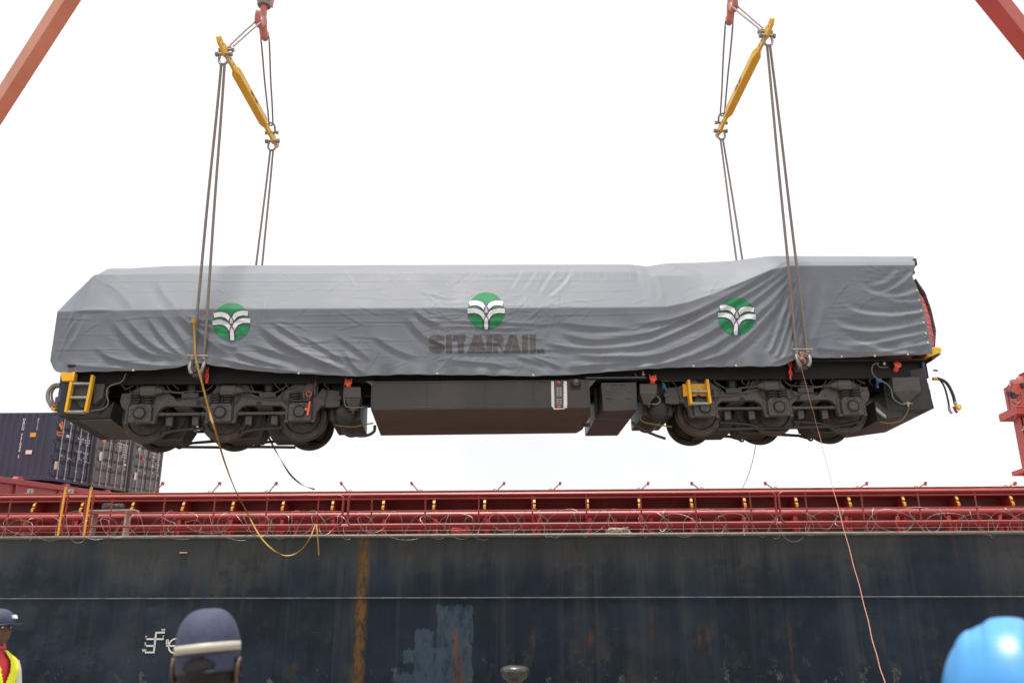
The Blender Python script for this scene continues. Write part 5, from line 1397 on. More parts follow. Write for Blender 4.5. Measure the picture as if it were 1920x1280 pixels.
# printed emblems and lettering lie on the cloth
from mathutils.bvhtree import BVHTree
near_q = [tuple(q_) for q_ in np.stack([idx[:-1, :NN - 1], idx[1:, :NN - 1], idx[1:, 1:NN], idx[:-1, 1:NN]], -1).reshape(-1, 4).tolist()]
bvh = BVHTree.FromPolygons([Vector(v) for v in G.reshape(-1, 3).tolist()], near_q)
eyeL = LMI @ EYE; L3 = LMI.to_3x3()
def on_tarp(px, py, off):
    d = (L3 @ ray(px, py)).normalized()
    hit, n_, i_, dist = bvh.ray_cast(eyeL, d)
    if hit is None: return None
    if n_.dot(d) > 0: n_ = -n_
    return hit + n_ * off
def decal(polys, off, m, name, parent=tarp, step=1.8):
    bm = bmesh.new()
    for poly in polys:
        vs = [bm.verts.new((p[0], p[1], 0)) for p in poly]
        try: bm.faces.new(vs)
        except ValueError: pass
    bmesh.ops.triangulate(bm, faces=bm.faces[:])
    xs_ = [v.co.x for v in bm.verts]; ys_ = [v.co.y for v in bm.verts]
    for k in np.arange(min(xs_) + step, max(xs_), step):
        bmesh.ops.bisect_plane(bm, geom=bm.verts[:] + bm.edges[:] + bm.faces[:], plane_co=(k, 0, 0), plane_no=(1, 0, 0))
    for k in np.arange(min(ys_) + step, max(ys_), step):
        bmesh.ops.bisect_plane(bm, geom=bm.verts[:] + bm.edges[:] + bm.faces[:], plane_co=(0, k, 0), plane_no=(0, 1, 0))
    bad = []
    for v in bm.verts:
        p = on_tarp(v.co.x, v.co.y, off)
        if p is None: bad.append(v)
        else: v.co = p
    bmesh.ops.delete(bm, geom=bad, context='VERTS')
    bmesh.ops.remove_doubles(bm, verts=bm.verts[:], dist=0.0002)
    for f in bm.faces:
        f.normal_update()
        if f.normal.y > 0: f.normal_flip()
    me = bpy.data.meshes.new(name); bm.to_mesh(me); bm.free()
    return link(name, me, m, parent, smooth=True)
def stroke(pts, w0, w1=None, n=22):
    """offset outline of a curve: list of quads"""
    P = [(v.x, v.y) for v in spl([(p[0], p[1], 0) for p in pts], n)]
    w1 = w0 if w1 is None else w1; Ls, Rs = [], []
    for i, p in enumerate(P):
        a = P[max(i - 1, 0)]; c = P[min(i + 1, len(P) - 1)]
        dx, dy = c[0] - a[0], c[1] - a[1]; l = math.hypot(dx, dy) + 1e-9
        w = (w0 + (w1 - w0) * i / n) / 2
        Ls.append((p[0] - dy / l * w, p[1] + dx / l * w)); Rs.append((p[0] + dy / l * w, p[1] - dx / l * w))
    return Ls + Rs[::-1]
def emblem(cx, cy, R, rot, label):
    ca, sa = math.cos(rot), math.sin(rot)
    T = lambda pts: [(cx + R * (x * ca - y * sa), cy - R * (x * sa + y * ca)) for x, y in pts]
    disc = T([(math.cos(2 * math.pi * k / 48), math.sin(2 * math.pi * k / 48)) for k in range(48)])
    o = decal([disc], 0.006, M_LGREEN, 'emblem'); o['label'] = label
    U = [(-0.9, .38), (-.6, .42), (-.32, .36), (-.1, .18), (.02, -.08)]
    Lw = [(-1.0, .0), (-.65, .02), (-.35, -.06), (-.14, -.24), (-.04, -.45)]
    mir = lambda c: [(-x, y) for x, y in c]
    S_ = [(0, -.42), (0, -.7), (0, -.98)]
    dark = [T(stroke(c, .33, .3)) for c in (U, mir(U), Lw, mir(Lw))] + [T(stroke(S_, .38, .34))]
    white = [T(stroke(c, .26, .23)) for c in (U, mir(U), Lw, mir(Lw))] + [T(stroke(S_, .26, .24))]
    for pl_ in dark: decal([pl_], 0.012, M_LDARK, 'emblem_outline', o)
    for pl_ in white: decal([pl_], 0.018, M_LWHITE, 'emblem_frond', o)
    e1 = [(-.12, .36), (.02, .24), (.11, .06), (.1, -.1), (.0, -.24)]
    e2 = [(-.12, -.06), (.02, -.26), (.1, -.42), (.125, -.6), (.125, -.97)]
    for c in (e1, mir(e1), e2, mir(e2)): decal([T(stroke(c, .05))], 0.023, M_LDARK, 'emblem_line', o)
    return o
emblem(434, 603.5, 35.5, 0.06, 'green and white palm emblem near the left sling')
emblem(911.5, 583.5, 35, 0.0, 'green and white palm emblem above the brown lettering')
emblem(1381, 593, 35.5, -0.06, 'green and white palm emblem near the right sling')
# lettering: heavy stencil capitals with two small dotted letters
def ltr(px0, px1, polys, y0=627.5, y1=661.5):
    P = [[(px0 + (px1 - px0) * x, y1 + (y0 - y1) * y) for x, y in pl_] for pl_ in polys]
    decal(P, 0.006, M_LTEXT, 'letter')
S_l = []
for k in range(0, 17): a = math.radians(25 + k * 14.5); S_l.append((.5 + .5 * math.cos(a), .72 + .28 * math.sin(a)))
S_l += [(.6, .44), (.48, .38), (.0, .34)]
for k in range(0, 17): a = math.radians(195 + k * 14.7); S_l.append((.5 + .5 * math.cos(a), .28 + .28 * math.sin(a)))
S_l += [(.52, .58), (.5, .66), (.62, .72), (.98, .7)]
ltr(804, 834, [S_l])
I_l = [[(0, 0), (1, 0), (1, .64), (0, .64)], [(0, .7), (1, .7), (1, 1), (0, 1)]]
ltr(836.5, 847.5, I_l)
ltr(849, 873, [[(.4, 0), (.86, 0), (.86, .7), (1, .7), (1, 1), (0, 1), (0, .68), (.4, .68)]])
ltr(876, 912, [[(0, 0), (.38, 0), (.62, 1), (.35, 1), (.3, .85)], [(.42, 0), (1, 0), (.72, 1), (.66, 1)]])
ltr(912, 944, [[(0, 0), (.34, 0), (.34, 1), (0, 1)], [(.4, 0), (.7, 0), (.62, .36), (.72, .42), (1, 0), (.96, .3), (.8, .5), (1, .62), (1, .84), (.86, 1), (.4, 1), (.4, .68), (.64, .68), (.64, .56), (.4, .52)]])
ltr(944, 977, [[(0, 0), (.36, 0), (.6, 1), (.35, 1)], [(.42, 0), (1, 0), (.7, 1), (.64, 1)]])
ltr(979, 990, I_l)
ltr(993.5, 1020, [[(0, 0), (.42, 0), (.42, 1), (0, 1)], [(.5, 0), (1, 0), (1, .22), (.5, .22)]])
# eyelets and lacing at the right end
ev = [(1723, 545), (1727, 563), (1731, 583), (1735.5, 605), (1739.5, 625), (1743.5, 643)]
ln = []
for (a, c) in ev:
    p = on_tarp(a - 4, c, 0.012)
    if p is not None: ln.append(p)
for p in ln:
    b = MB(); b.torus(p, (0.3, -1, 0), 0.016, 0.006, 12, 6); b.build('eyelet', M_EYELET, tarp)
for (a, c) in ((1515, 669), (1578, 668), (1640, 667), (1702, 664), (1300, 686), (1380, 685), (560, 699), (820, 700), (1000, 703), (250, 694)):
    p = on_tarp(a, c, 0.006)
    if p is not None:
        b = MB(); b.torus(p, (0, 1, 0), 0.014, 0.006, 12, 6); b.build('eyelet', M_EYELET, tarp)
# flap of cloth round the nose front, laced to the near edge
b = MB(); rows = []
for (py, pn, pf) in CABROWS[:-1]:
    xf_, zf_ = lp(pf, py, -0.72); row = []
    for yy, dx in ((-0.72, 0.03), (-0.5, 0.05), (0.0, 0.06), (0.6, 0.05), (0.8, 0.02), (1.3, -0.35)):
        row.append((xf_ + dx + 0.012 * math.sin(py * .9 + yy * 5), yy, zf_))
    rows.append(row)
vs = [p for r in rows for p in r]; k6 = 6
fs = [(r * k6 + c, r * k6 + c + 1, r * k6 + k6 + c + 1, r * k6 + k6 + c) for r in range(len(rows) - 1) for c in range(k6 - 1)]
b.add(vs, fs); fl = b.build('end_flap', M_TARP, tarp)
s2 = fl.modifiers.new('thickness', 'SOLIDIFY'); s2.thickness = 0.02
b = MB(); pts = []
for i, p in enumerate(ln):
    py = ev[min(i, 5)][1]
    pf = np.interp(py + 9, [r[0] for r in CABROWS[::-1]], [r[2] for r in CABROWS[::-1]])
    x_, z_ = lp(float(pf), py + 9, -0.8)
    pts.append(p); pts.append(Vector((x_ + 0.03, -0.8, z_)))
b.tube(pts, 0.009, 6); b.build('lacing', M_RUB, tarp)
b = MB(); x0_, z0_ = lp(1714, 487, -1.3); x1_, z1_ = lp(1713, 500, -1.3)
for (pxa, pya, h) in ((1714, 486, 0.15), (1711, 509, 0.06)):
    x_, z_ = lp(pxa, pya, -1.2); b.b2(x_ - 0.03, x_ + 0.025, -1.26, -1.14, z_ - h, z_ + 0.0)
b.build('edge_clip', M_RUB, tarp, 0.006)
# ------------------------------------------------------------------ lifting gear
def equal_height(n_px, f_px, ysum):
    k1, k2 = ray(*n_px), ray(*f_px)
    a, c = k1.z / k1.y, k2.z / k2.y
    y1 = ysum * c / (a + c)
    return at(*n_px, y1), at(*f_px, ysum - y1)
def shackle(b, c, pin, bow, s=1.0):
    """pin through c along pin, U-shaped bow towards bow"""
    c = Vector(c); pin = Vector(pin).normalized(); bow = Vector(bow).normalized(); bow = (bow - pin * bow.dot(pin)).normalized()
    hw = 0.085 * s; Ln = 0.2 * s
    pts = [c + pin * hw - bow * 0.03 * s]
    for t in np.linspace(0, 1, 15):
        a = math.pi * t; w = hw * (1 + 0.35 * math.sin(a) ** 0.8) * math.cos(a)
        pts.append(c + pin * w + bow * (Ln * 0.35 + Ln * 0.9 * math.sin(a)) if 0 < t < 1 else c + pin * (hw if t == 0 else -hw) + bow * Ln * 0.25)
    pts.append(c - pin * hw - bow * 0.03 * s)
    b.tube(spl(pts, 36), 0.027 * s, 8)
    b.tube([c - pin * (hw + 0.07 * s), c + pin * (hw + 0.07 * s)], 0.034 * s, 10)
    b.tube([c - pin * (hw + 0.09 * s), c - pin * (hw + 0.035 * s)], 0.055 * s, 6); b.tube([c + pin * (hw + 0.035 * s), c + pin * (hw + 0.08 * s)], 0.055 * s, 8)
    return c + bow * Ln * 1.25
def sag(p, q, s=0.0, n=18, wob=0.0):
    p, q = Vector(p), Vector(q)
    return [p.lerp(q, t) + Vector((wob * math.sin(t * 9 + p.x), 0, -4 * s * t * (1 - t))) for t in np.linspace(0, 1, n)]
SIDES = {}
def rig(side, near_px, far_px, hook_px, lift, dpx):
    x_l, z_l = lift
    cen = LM @ Vector((x_l, 0, z_l))
    A, Bp = equal_height(near_px, far_px, 2 * cen.y)
    ax = (Bp - A).normalized(); up = Vector((0, 0, 1)); sd = ax.cross(up).normalized(); L_ = (Bp - A).length
    root = empty('spreader_beam', Matrix.Translation((A + Bp) / 2))
    inv = Matrix.Translation(-(A + Bp) / 2)
    tag(root, 'yellow spreader beam hanging over the %s end of the locomotive' % side, 'spreader beam', 'yellow spreader beams')
    def P(t, u, v): return inv @ (A + ax * t + sd * u + up * v)
    h = 0.09
    b = MB()
    prof = [(-h, -h), (h, -h), (h, h), (-h, h)]
    secs = [(0.68, 0.55), (0.82, 1.0), (L_ - 0.82, 1.0), (L_ - 0.68, 0.55)]
    vs = [P(t, u * (s if True else 1), v * (0.8 + 0.2 * s)) for t, s in secs for u, v in prof]
    fs = [(0, 1, 2, 3), (12, 15, 14, 13)] + [(i * 4 + k, i * 4 + (k + 1) % 4, i * 4 + 4 + (k + 1) % 4, i * 4 + 4 + k) for i in range(3) for k in range(4)]
    b.add(vs, fs); b.build('beam', M_SPREAD, root, 0.01)
    for t0, d in ((0.7, -1), (L_ - 0.7, 1)):
        b = MB()
        n = 0.032
        ol = [(0, -.085), (.2, -.07), (.5, -.09), (.56, -.12), (.68, -.12), (.74, -.08), (.95, -.06), (1.02, .02), (.98, .1), (.9, .13), (.74, .1), (.66, .14), (.54, .14), (.46, .085), (.2, .075), (0, .085)]
        sc = 1.05
        b.prism3([P(t0 + d * x * sc, -n, v) for x, v in ol], sd * (2 * n))
        b.build('end_lug', M_SPREAD, root, 0.008)
        b = MB()
        for x in (0.16, 0.34, 0.8, 0.93):
            cpt = P(t0 + d * x * sc, 0, 0.01); b.lathe([(0, 0.036), (0.03, 0.036)], cpt, sd, 10); b.lathe([(0, 0.036), (0.03, 0.036)], cpt, -sd, 10)
        b.build('lug_hole', mat('lug_hole_ochre', (0.45, 0.22, 0.01), 0.6), root)
    b = MB(); me = text_mesh('SWL 30T', 0.13, 0.002)
    o = link('beam_lettering', me, mat('beam_letters', (0.2, 0.12, 0.03), 0.6), root, smooth=False)
    s_ = 1 if side == 'left' else -1
    o.matrix_basis = Matrix.Translation(P(L_ / 2, s_ * (h + 0.003), 0)) @ Matrix(((ax.x * s_ * 1, 0, sd.x * s_, 0), (ax.y * s_, 0, sd.y * s_, 0), (ax.z * s_, 1, sd.z * s_, 0), (0, 0, 0, 1)))
    hk = at(*hook_px, cen.y)
    ends = {}
    for nm, t, d in (('near', 0.065, -1), ('far', L_ - 0.065, 1)):
        c0_ = A + ax * t
        b = MB(); e1 = shackle(b, c0_ - up * 0.08, sd, Vector((0, 0, -1)), 1.05)
        o = b.build('shackle', M_SHACK, root); o.matrix_basis = inv
        b = MB(); cu = c0_ + up * 0.1 - ax * d * 0.1
        e2 = shackle(b, cu, sd, (hk - cu), 0.95)
        o = b.build('shackle', M_SHACK, root); o.matrix_basis = inv
        ends[nm] = (e1, e2)
    # hook block
    hb = empty('crane_hook', Matrix.Translation(hk)); tag(hb, 'red double crane hook holding slings above the %s spreader beam' % side, 'hook', 'red crane hooks')
    b = MB()
    for d in (-1, 1):
        pts = [Vector((0, 0, 0.1)), Vector((0, d * 0.05, -0.02)), Vector((0, d * 0.17, -0.2)), Vector((0, d * 0.3, -0.22)), Vector((0, d * 0.38, -0.1)), Vector((0, d * 0.39, 0.04))]
        b.tube(spl(pts, 20), [0.1 - 0.055 * (k / 20) ** 2 if k < 20 else 0.03 for k in range(21)], 12)
    b.tube([(0, 0, -0.1), (0, 0, 0.5)], 0.08, 14); b.build('ramshorn', M_HOOK, hb)
    b = MB(); b.lathe([(0, 0.46), (0.15, 0.46), (0.17, 0.5), (0.17, 0.58), (0.12, 0.62), (0, 0.62)], (0, 0, 0), (0, 0, 1), 18); b.build('swivel_nut', M_SHACK, hb)
    for d in (-1, 1):
        b = MB(); b.prism3([(d * 0.11, -0.17, 0.55), (d * 0.11, 0.17, 0.55), (d * 0.11, 0.24, 0.9), (d * 0.11, 0.24, 1.9), (d * 0.11, 0.0, 2.1), (d * 0.11, -0.24, 1.9), (d * 0.11, -0.24, 0.9)], (d * 0.05, 0, 0)); b.build('cheek_plate', M_HOOK, hb, 0.01)
    for z in (0.75, 1.05, 1.35): 
        b = MB(); b.box((0, 0, z), (0.22, 0.3, 0.06)); b.build('cross_plate', M_HOOK, hb, 0.01)
    b = MB(); b.lathe([(0, -0.1), (0.42, -0.1), (0.42, -0.06), (0.36, 0), (0.42, 0.06), (0.42, 0.1), (0, 0.1)], (0, 0, 1.6), (1, 0, 0), 24); b.lathe([(0, 0.2), (0.1, 0.2), (0.1, -0.2), (0, -0.2)], (0, 0, 1.6), (1, 0, 0), 14); b.build('sheave', M_HOOK, hb)
    SIDES[side] = (A, Bp, hk, cen)
    # slings
    def sling(pa, pb, r, gap_a, gap_b, label, eye=None, wob=0.0):
        b = MB(); g = Vector((1, 0, 0))
        pa, pb = Vector(pa), Vector(pb)
        pts = sag(pa + g * gap_a, pb + g * gap_b, 0.0, 16, wob) + [pb + g * gap_b * 0.6 + Vector((0, 0, -0.08)), pb - g * gap_b * 0.6 + Vector((0, 0, -0.08))] + sag(pb - g * gap_b, pa - g * gap_a, 0.0, 16, wob)
        b.tube(pts, r, 8, closed=True)
        o = b.build('wire_sling', M_WIRE); tag(o, label, 'sling', 'wire rope slings')
        return o
    lw = {}
    for nm, yy in (('near', -1.46), ('far', 1.72)):
        tr = LM @ Vector((x_l + (0.28 if nm == 'far' and side == 'left' else 0), yy, z_l))
        top = ends[nm][0]
        s = sling(top + Vector((0, 0, 0.02)), tr + Vector((0, 0, 0.03)), 0.029 if nm == 'near' else 0.025, 0.035, 0.11,
                  'heavy wire sling under the %s spreader beam, on the %s side of the locomotive' % (side, nm), wob=0.004)
        if nm == 'near':
            bb = MB()
            for dx in (-0.11, 0.11):
                c1 = tr + Vector((dx, -0.01, 0.2)); bb.tube([c1 - Vector((0, 0, 0.05)), c1 + Vector((0, 0, 0.05))], 0.05, 10)
            bb.tube([tr + Vector((-0.2, -0.05, 0.22)), tr + Vector((0.2, -0.05, 0.22))], 0.018, 8)
            for dx in (-0.13, 0.13): bb.tube(spl([tr + Vector((dx, 0, 0.16)), tr + Vector((dx * 1.0, -0.06, 0.0)), tr + Vector((dx * 0.8, -0.06, -0.1)), tr + Vector((dx * 0.55, -0.05, -0.13))], 14), 0.034, 8)
            bb.build('sling_shackle', M_SHACK, s)
        e2 = ends[nm][1]
        hy = hk + Vector((0, -0.28 if nm == 'near' else 0.28, -0.2))
        sling(hy, e2, 0.021, 0.075 if nm == 'near' else 0.1, 0.05, 'thin wire sling from the %s red hook to the %s end of its beam' % (side, nm), wob=0.004)
    return ends
rig('left', (419, 92), (513, 262), (492, 42), LIFT[0], 0)
rig('right', (1440, 58), (1350, 243), (1371, 14), LIFT[1], 0)

# crane jibs reaching in from the ship's cranes
def jib(p_tip, p_base, w, h, m, label, roll, side):
    d = (p_base - p_tip); L_ = d.length; ax = d.normalized()
    u = ax.cross(Vector((0, 0, 1))).normalized(); v = u.cross(ax).normalized()
    u, v = u * math.cos(roll) + v * math.sin(roll), v * math.cos(roll) - u * math.sin(roll)
    root = empty('crane_jib', Matrix.Translation(p_base)); tag(root, label, 'crane jib', 'crane jibs')
    off = p_tip - p_base
    b = MB(); b.add([off + ax * t + u * (a * w / 2) + v * (c * h / 2) for t in (0, L_) for a, c in ((-1, -1), (1, -1), (1, 1), (-1, 1))], [(3, 2, 1, 0), (4, 5, 6, 7)] + [(k, (k + 1) % 4, 4 + (k + 1) % 4, 4 + k) for k in range(4)])
    b.build('box_beam', m, root, 0.015)
    for t in np.arange(1.0, L_, 3.2):
        b = MB(); b.add([off + ax * (t + s_) + u * (a * (w / 2 + 0.006)) + v * (c * (h / 2 + 0.006)) for s_ in (0, 0.03) for a, c in ((-1, -1), (1, -1), (1, 1), (-1, 1))], [(3, 2, 1, 0), (4, 5, 6, 7)] + [(k, (k + 1) % 4, 4 + (k + 1) % 4, 4 + k) for k in range(4)])
        b.build('weld_band', m, root)
    return root, off, ax, u, v, L_
A, Bp, hk, cen = SIDES['left']
tipL = at(486, -560, hk.y); baseL = at(-345, 736, 33)
rt_, off, ax, u, v, L_ = jib(tipL, baseL, 0.46, 0.46, M_JIBL, 'salmon red crane jib crossing the top left corner of the sky', 0.25, 'left')
c = at(2, 248, 0); 
# cross brace low on the left jib
tb_ = (at(0, 205, 30) - tipL).length
best = min(np.linspace(0, L_, 400), key=lambda t: (Vector(proj_np(np.array(tipL + ax * t))) - Vector((-22, 258))).length)
b = MB(); cpt = off + ax * best; b.add([cpt + ax * t + u * a + v * c_ for t in (-0.25, 0.5) for a, c_ in ((-0.35, -0.33), (0.35, -0.33), (0.35, 0.33), (-0.35, 0.33))], [(3, 2, 1, 0), (4, 5, 6, 7)] + [(k, (k + 1) % 4, 4 + (k + 1) % 4, 4 + k) for k in range(4)])
b.build('joint_collar', M_JIBL, rt_, 0.02)
A, Bp, hk2, cen2 = SIDES['right']
tipR = at(1412, -560, hk2.y); baseR = at(2430, 707, 33)
rt2, off2, ax2, u2, v2, L2_ = jib(tipR, baseR, 0.62, 0.5, M_JIB, 'red crane jib crossing the top right corner of the sky', -0.3, 'right')
for (tip, hk_, par) in ((tipL, hk, rt_), (tipR, hk2, rt2)):
    pass
for (tip, h_, label) in ((tipL, hk, 'hoist rope running up from the left red hook'), (tipR, hk2, 'hoist rope running up from the right red hook')):
    b = MB()
    for dx in (-0.2, 0.2):
        b.tube([h_ + Vector((dx * 0.4, 0.3, 1.7)), tip + Vector((dx, 0.2, 0))], 0.02, 6)
    b.tube([h_ + Vector((0.02, -0.32, 1.7)), tip + Vector((0, -0.2, 0))], 0.02, 6)
    o = b.build('hoist_rope', M_WIRE); tag(o, label, 'rope', 'hoist ropes')

# ------------------------------------------------------------------ straps and lines
# yellow webbing: knotted to the left sling, hangs past the bogie and droops over the ship's rail
def ylp(px, py, y):
    x, z = lp(px, py, y); return LM @ Vector((x, y, z))
pts = [ylp(363, 603, -1.6), ylp(365, 640, -1.6), ylp(367, 672, -1.62), ylp(378, 715, -1.6), ylp(392, 770, -1.5), ylp(405, 812, -1.3)]
pts += [at(422, 868, 19.3), at(440, 915, 21.5), SM @ Vector((*sp(462, 958, -0.1).xy, sp(462, 958, -0.1).z)), SM @ sp(488, 1005, -0.35), SM @ sp(515, 1032, -0.45), SM @ sp(540, 1041, -0.45), SM @ sp(565, 1030, -0.42), SM @ sp(582, 1006, -0.38), SM @ sp(592, 982, -0.15), SM @ sp(595, 1000, -0.32), SM @ sp(598, 1040, -0.3)]
sm = spl(pts, 150)
ns = []
for i, p in enumerate(sm):
    t = i / len(sm); a = math.sin(t * 26) * 1.0 * min(1, max(0, (t - 0.25) * 6)) + 0.2
    ns.append(Vector((math.cos(a), 0.35 * math.sin(a * 2), math.sin(a) * 0.5)))
b = MB(); b.ribbon(sm, ns, 0.036, 0.006)
o = b.build('webbing_strap', M_STRAP); tag(o, 'long yellow webbing strap tied to the left sling and drooping over the ship rail', 'strap')
b = MB(); kp = ylp(363, 603, -1.6)
kpts = [kp + Vector((0.045 * math.cos(a), 0.045 * math.sin(a), 0.02 * math.sin(a * 1.5))) for a in np.linspace(0, 14, 50)]
b.ribbon(kpts, Vector((0, 0, 1)), 0.06, 0.008); b.build('knot', M_STRAP, o)
# blue webbing falling behind the locomotive
pts = [ylp(500, 812, 0.9), at(520, 850, 21), at(545, 890, 23.3), at(568, 909, 25), at(590, 917, 26.4)]
sm = spl(pts, 60); ns = [Vector((math.cos(i * .12), .3, math.sin(i * .12))) for i in range(61)]
b = MB(); b.ribbon(sm, ns, 0.045, 0.006); tag(b.build('webbing_strap', M_STRAPB), 'dark blue webbing strap falling from under the left bogie to the hatch coaming', 'strap')
# orange tag line on the right
pts = [ylp(1498, 668, -1.62), ylp(1503, 690, -1.62), ylp(1520, 755, -1.6), ylp(1538, 822, -1.5), at(1562, 915, 15.2), at(1590, 1020, 13.8), at(1617, 1120, 12.5), at(1640, 1215, 11.3), at(1662, 1290, 10.4), at(1690, 1400, 9.0)]
sm = spl(pts, 90); sm = [p + Vector((0.004 * math.sin(i * 0.9), 0, 0)) for i, p in enumerate(sm)]
b = MB(); b.tube(sm, 0.0055, 7)
o = b.build('tag_line', M_TAG); tag(o, 'orange tag line tied at the right sling and running down past the hull', 'rope')
b = MB(); k = ylp(1501, 673, -1.62)
b.tube(spl([k + Vector((-.06, 0, .12)), k + Vector((-.05, -.03, .05)), k + Vector((.0, -.03, -.02)), k + Vector((.03, -.02, .06)), k + Vector((.02, 0, .14)), k + Vector((.16, .02, .1))], 24), 0.014, 6)
b.tube(spl([k + Vector((.0, -.03, .0)), k + Vector((.05, -.04, -.01)), k + Vector((.08, -.03, -.08))], 10), 0.016, 6); b.torus(k, (1, 0, .3), 0.022, 0.016, 12, 6); b.build('knot', M_TAG, o)
pts = [ylp(1418, 826, 0.6), at(1412, 860, 21), at(1402, 893, 24), at(1392, 915, 26.5)]
b = MB(); b.tube(spl(pts, 30), 0.008, 5); tag(b.build('thin_line', M_THIN), 'thin grey line falling from the middle wheel of the right bogie', 'rope')

# ------------------------------------------------------------------ red post structure at the right edge
PYD = 36.0
cp = empty('crane_post', Matrix.Translation((at(1912, 890, PYD).x, PYD, DECK)))
tag(cp, 'bright red crane post with platform and height numbers cut by the right edge', 'crane post')
base = Vector((at(1912, 890, PYD).x, PYD, DECK))
def rp(px, py, dy=0): return at(px + 6, py, PYD + dy) - base
M_CPOST = mat('post_red', (0.46, 0.075, 0.06), 0.45, var=0.1, scale=1.5, dirt=(0.35, 0.06, 0.04), damt=0.2)
M_CPOSTD = mat('post_red_web', (0.36, 0.035, 0.035), 0.5, var=0.12, scale=2)
pA, pB = rp(1903, 797), rp(1914, 797)
xw = pB.x - pA.x
zT = rp(1905, 785).z
b = MB(); b.b2(pA.x, pA.x + xw, -0.3, -0.27, 0.0, zT); b.b2(pA.x, pA.x + 0.06, -0.3, 0.3, 0, zT)
b.build('leg_flange', M_CPOST, cp, 0.006)
b = MB(); b.b2(pA.x + xw, pA.x + xw + 0.55, -0.24, 0.28, 0, zT); b.build('leg_web', M_CPOSTD, cp, 0.006)
b = MB(); p0, p1 = rp(1887, 782), rp(1887, 768); b.b2(p0.x, p0.x + 3.5, -0.6, 0.8, p0.z, p1.z); b.b2(p0.x - 0.02, p0.x + 3.5, -0.63, -0.58, p1.z - 0.05, p1.z + 0.01); b.build('platform_beam', M_CPOST, cp, 0.01)
b = MB(); p0, p1 = rp(1889, 764), rp(1889, 722); b.b2(p0.x + 0.12, p0.x + 0.75, -0.4, 0.5, p0.z, p1.z); b.build('control_cabinet', M_CPOST, cp, 0.015)
b = MB(); b.b2(p0.x + 0.95, p0.x + 3.2, -0.35, 0.6, p0.z + 0.1, p1.z - 0.05); b.build('winch_housing', M_CPOST, cp, 0.02)
b = MB(); p2 = rp(1892, 721); b.lathe([(0, 0.3), (0.13, 0.3), (0.15, 0.2), (0.15, 0)], (p2.x + 0.3, -0.1, p2.z), (0, 0, 1), 14); b.box((p2.x + 0.1, -0.1, p2.z + 0.1), (0.4, 0.2, 0.16)); b.build('floodlight', M_HOOK, cp, 0.01)
b = MB(); p3 = rp(1917, 722); b.b2(p3.x, p3.x + 0.8, -0.2, 0.3, p3.z, p3.z + 0.5); b.b2(p3.x - 0.05, p3.x + 0.9, -0.25, 0.35, p3.z + 0.5, p3.z + 0.55); b.build('vent_box', M_CPOST, cp, 0.01)
b = MB()
for pp in ([(1888, 768), (1884, 745), (1882, 728), (1888, 719), (1893, 721)], [(1888, 765), (1886, 740), (1891, 722)], [(1899, 768), (1900, 776), (1897, 786), (1900, 794)], [(1891, 752), (1899, 757), (1908, 750), (1907, 735)]):
    b.tube(spl([rp(a, c_, -0.5) for a, c_ in pp], 20), 0.022, 6)
b.build('cable_loop', mat('cable_dark_red', (0.12, 0.04, 0.04), 0.5), cp)
for (a, c_) in ((1886, 738), (1894, 742), (1913, 722)):
    p = rp(a, c_, -0.45); b = MB(); b.box(p, (0.22, 0.1, 0.2)); b.tube([p + Vector((-.1, 0, 0)), p + Vector((.25, 0, .05))], 0.03, 6); b.build('junction_box', M_RUB, cp, 0.01)
b = MB(); p0, p1 = rp(1904, 888), rp(1904, 880); b.b2(p0.x, p0.x + 1.5, -0.5, 0.5, p0.z, p1.z); b.b2(p0.x + 0.4, p0.x + 1.5, -0.6, 0.0, p1.z + 0.1, p1.z + 0.15); b.build('foot_bracket', M_CPOST, cp, 0.01)
for (tx, px, py) in (('3', 1913, 801.5), ('2', 1918, 834)):
    p = rp(px, py, -0.3); me = text_mesh(tx, 0.16, 0.004); o = link('height_number', me, M_YEL if False else mat('number_cream', (0.75, 0.66, 0.45), 0.5), cp, smooth=False)
    o.matrix_basis = Matrix.Translation((p.x, -0.31, p.z)) @ Matrix.Rotation(math.pi / 2, 4, 'X')
    b = MB(); b.box((p.x, -0.31, p.z - 0.09), (0.2, 0.012, 0.03)); b.build('height_line', mat('number_cream', (0.75, 0.66, 0.45), 0.5), cp)

# ------------------------------------------------------------------ bollard on the quay edge
bp_ = at(965, 1246, 22.6)
zb_ = 0.0; ht = bp_.z
sc = 0.36
b = MB()
b.lathe([(0.0, 0), (0.34, 0), (0.34, 0.05), (0.26, 0.09), (0.2, 0.2), (0.18, ht * 0.5), (0.18, ht - 0.42), (0.2, ht - 0.34), (0.29, ht - 0.27), (0.345, ht - 0.18), (0.35, ht - 0.12), (0.32, ht - 0.06), (0.24, ht - 0.02), (0.12, ht), (0, ht)], (0, 0, 0), (0, 0, 1), 36)
o = b.build('mooring_bollard', M_BOLL, None, mw=Matrix.Translation((bp_.x, 22.3, 0.004)))
tag(o, 'black iron mushroom-headed mooring bollard on the quay edge below the hull', 'bollard')
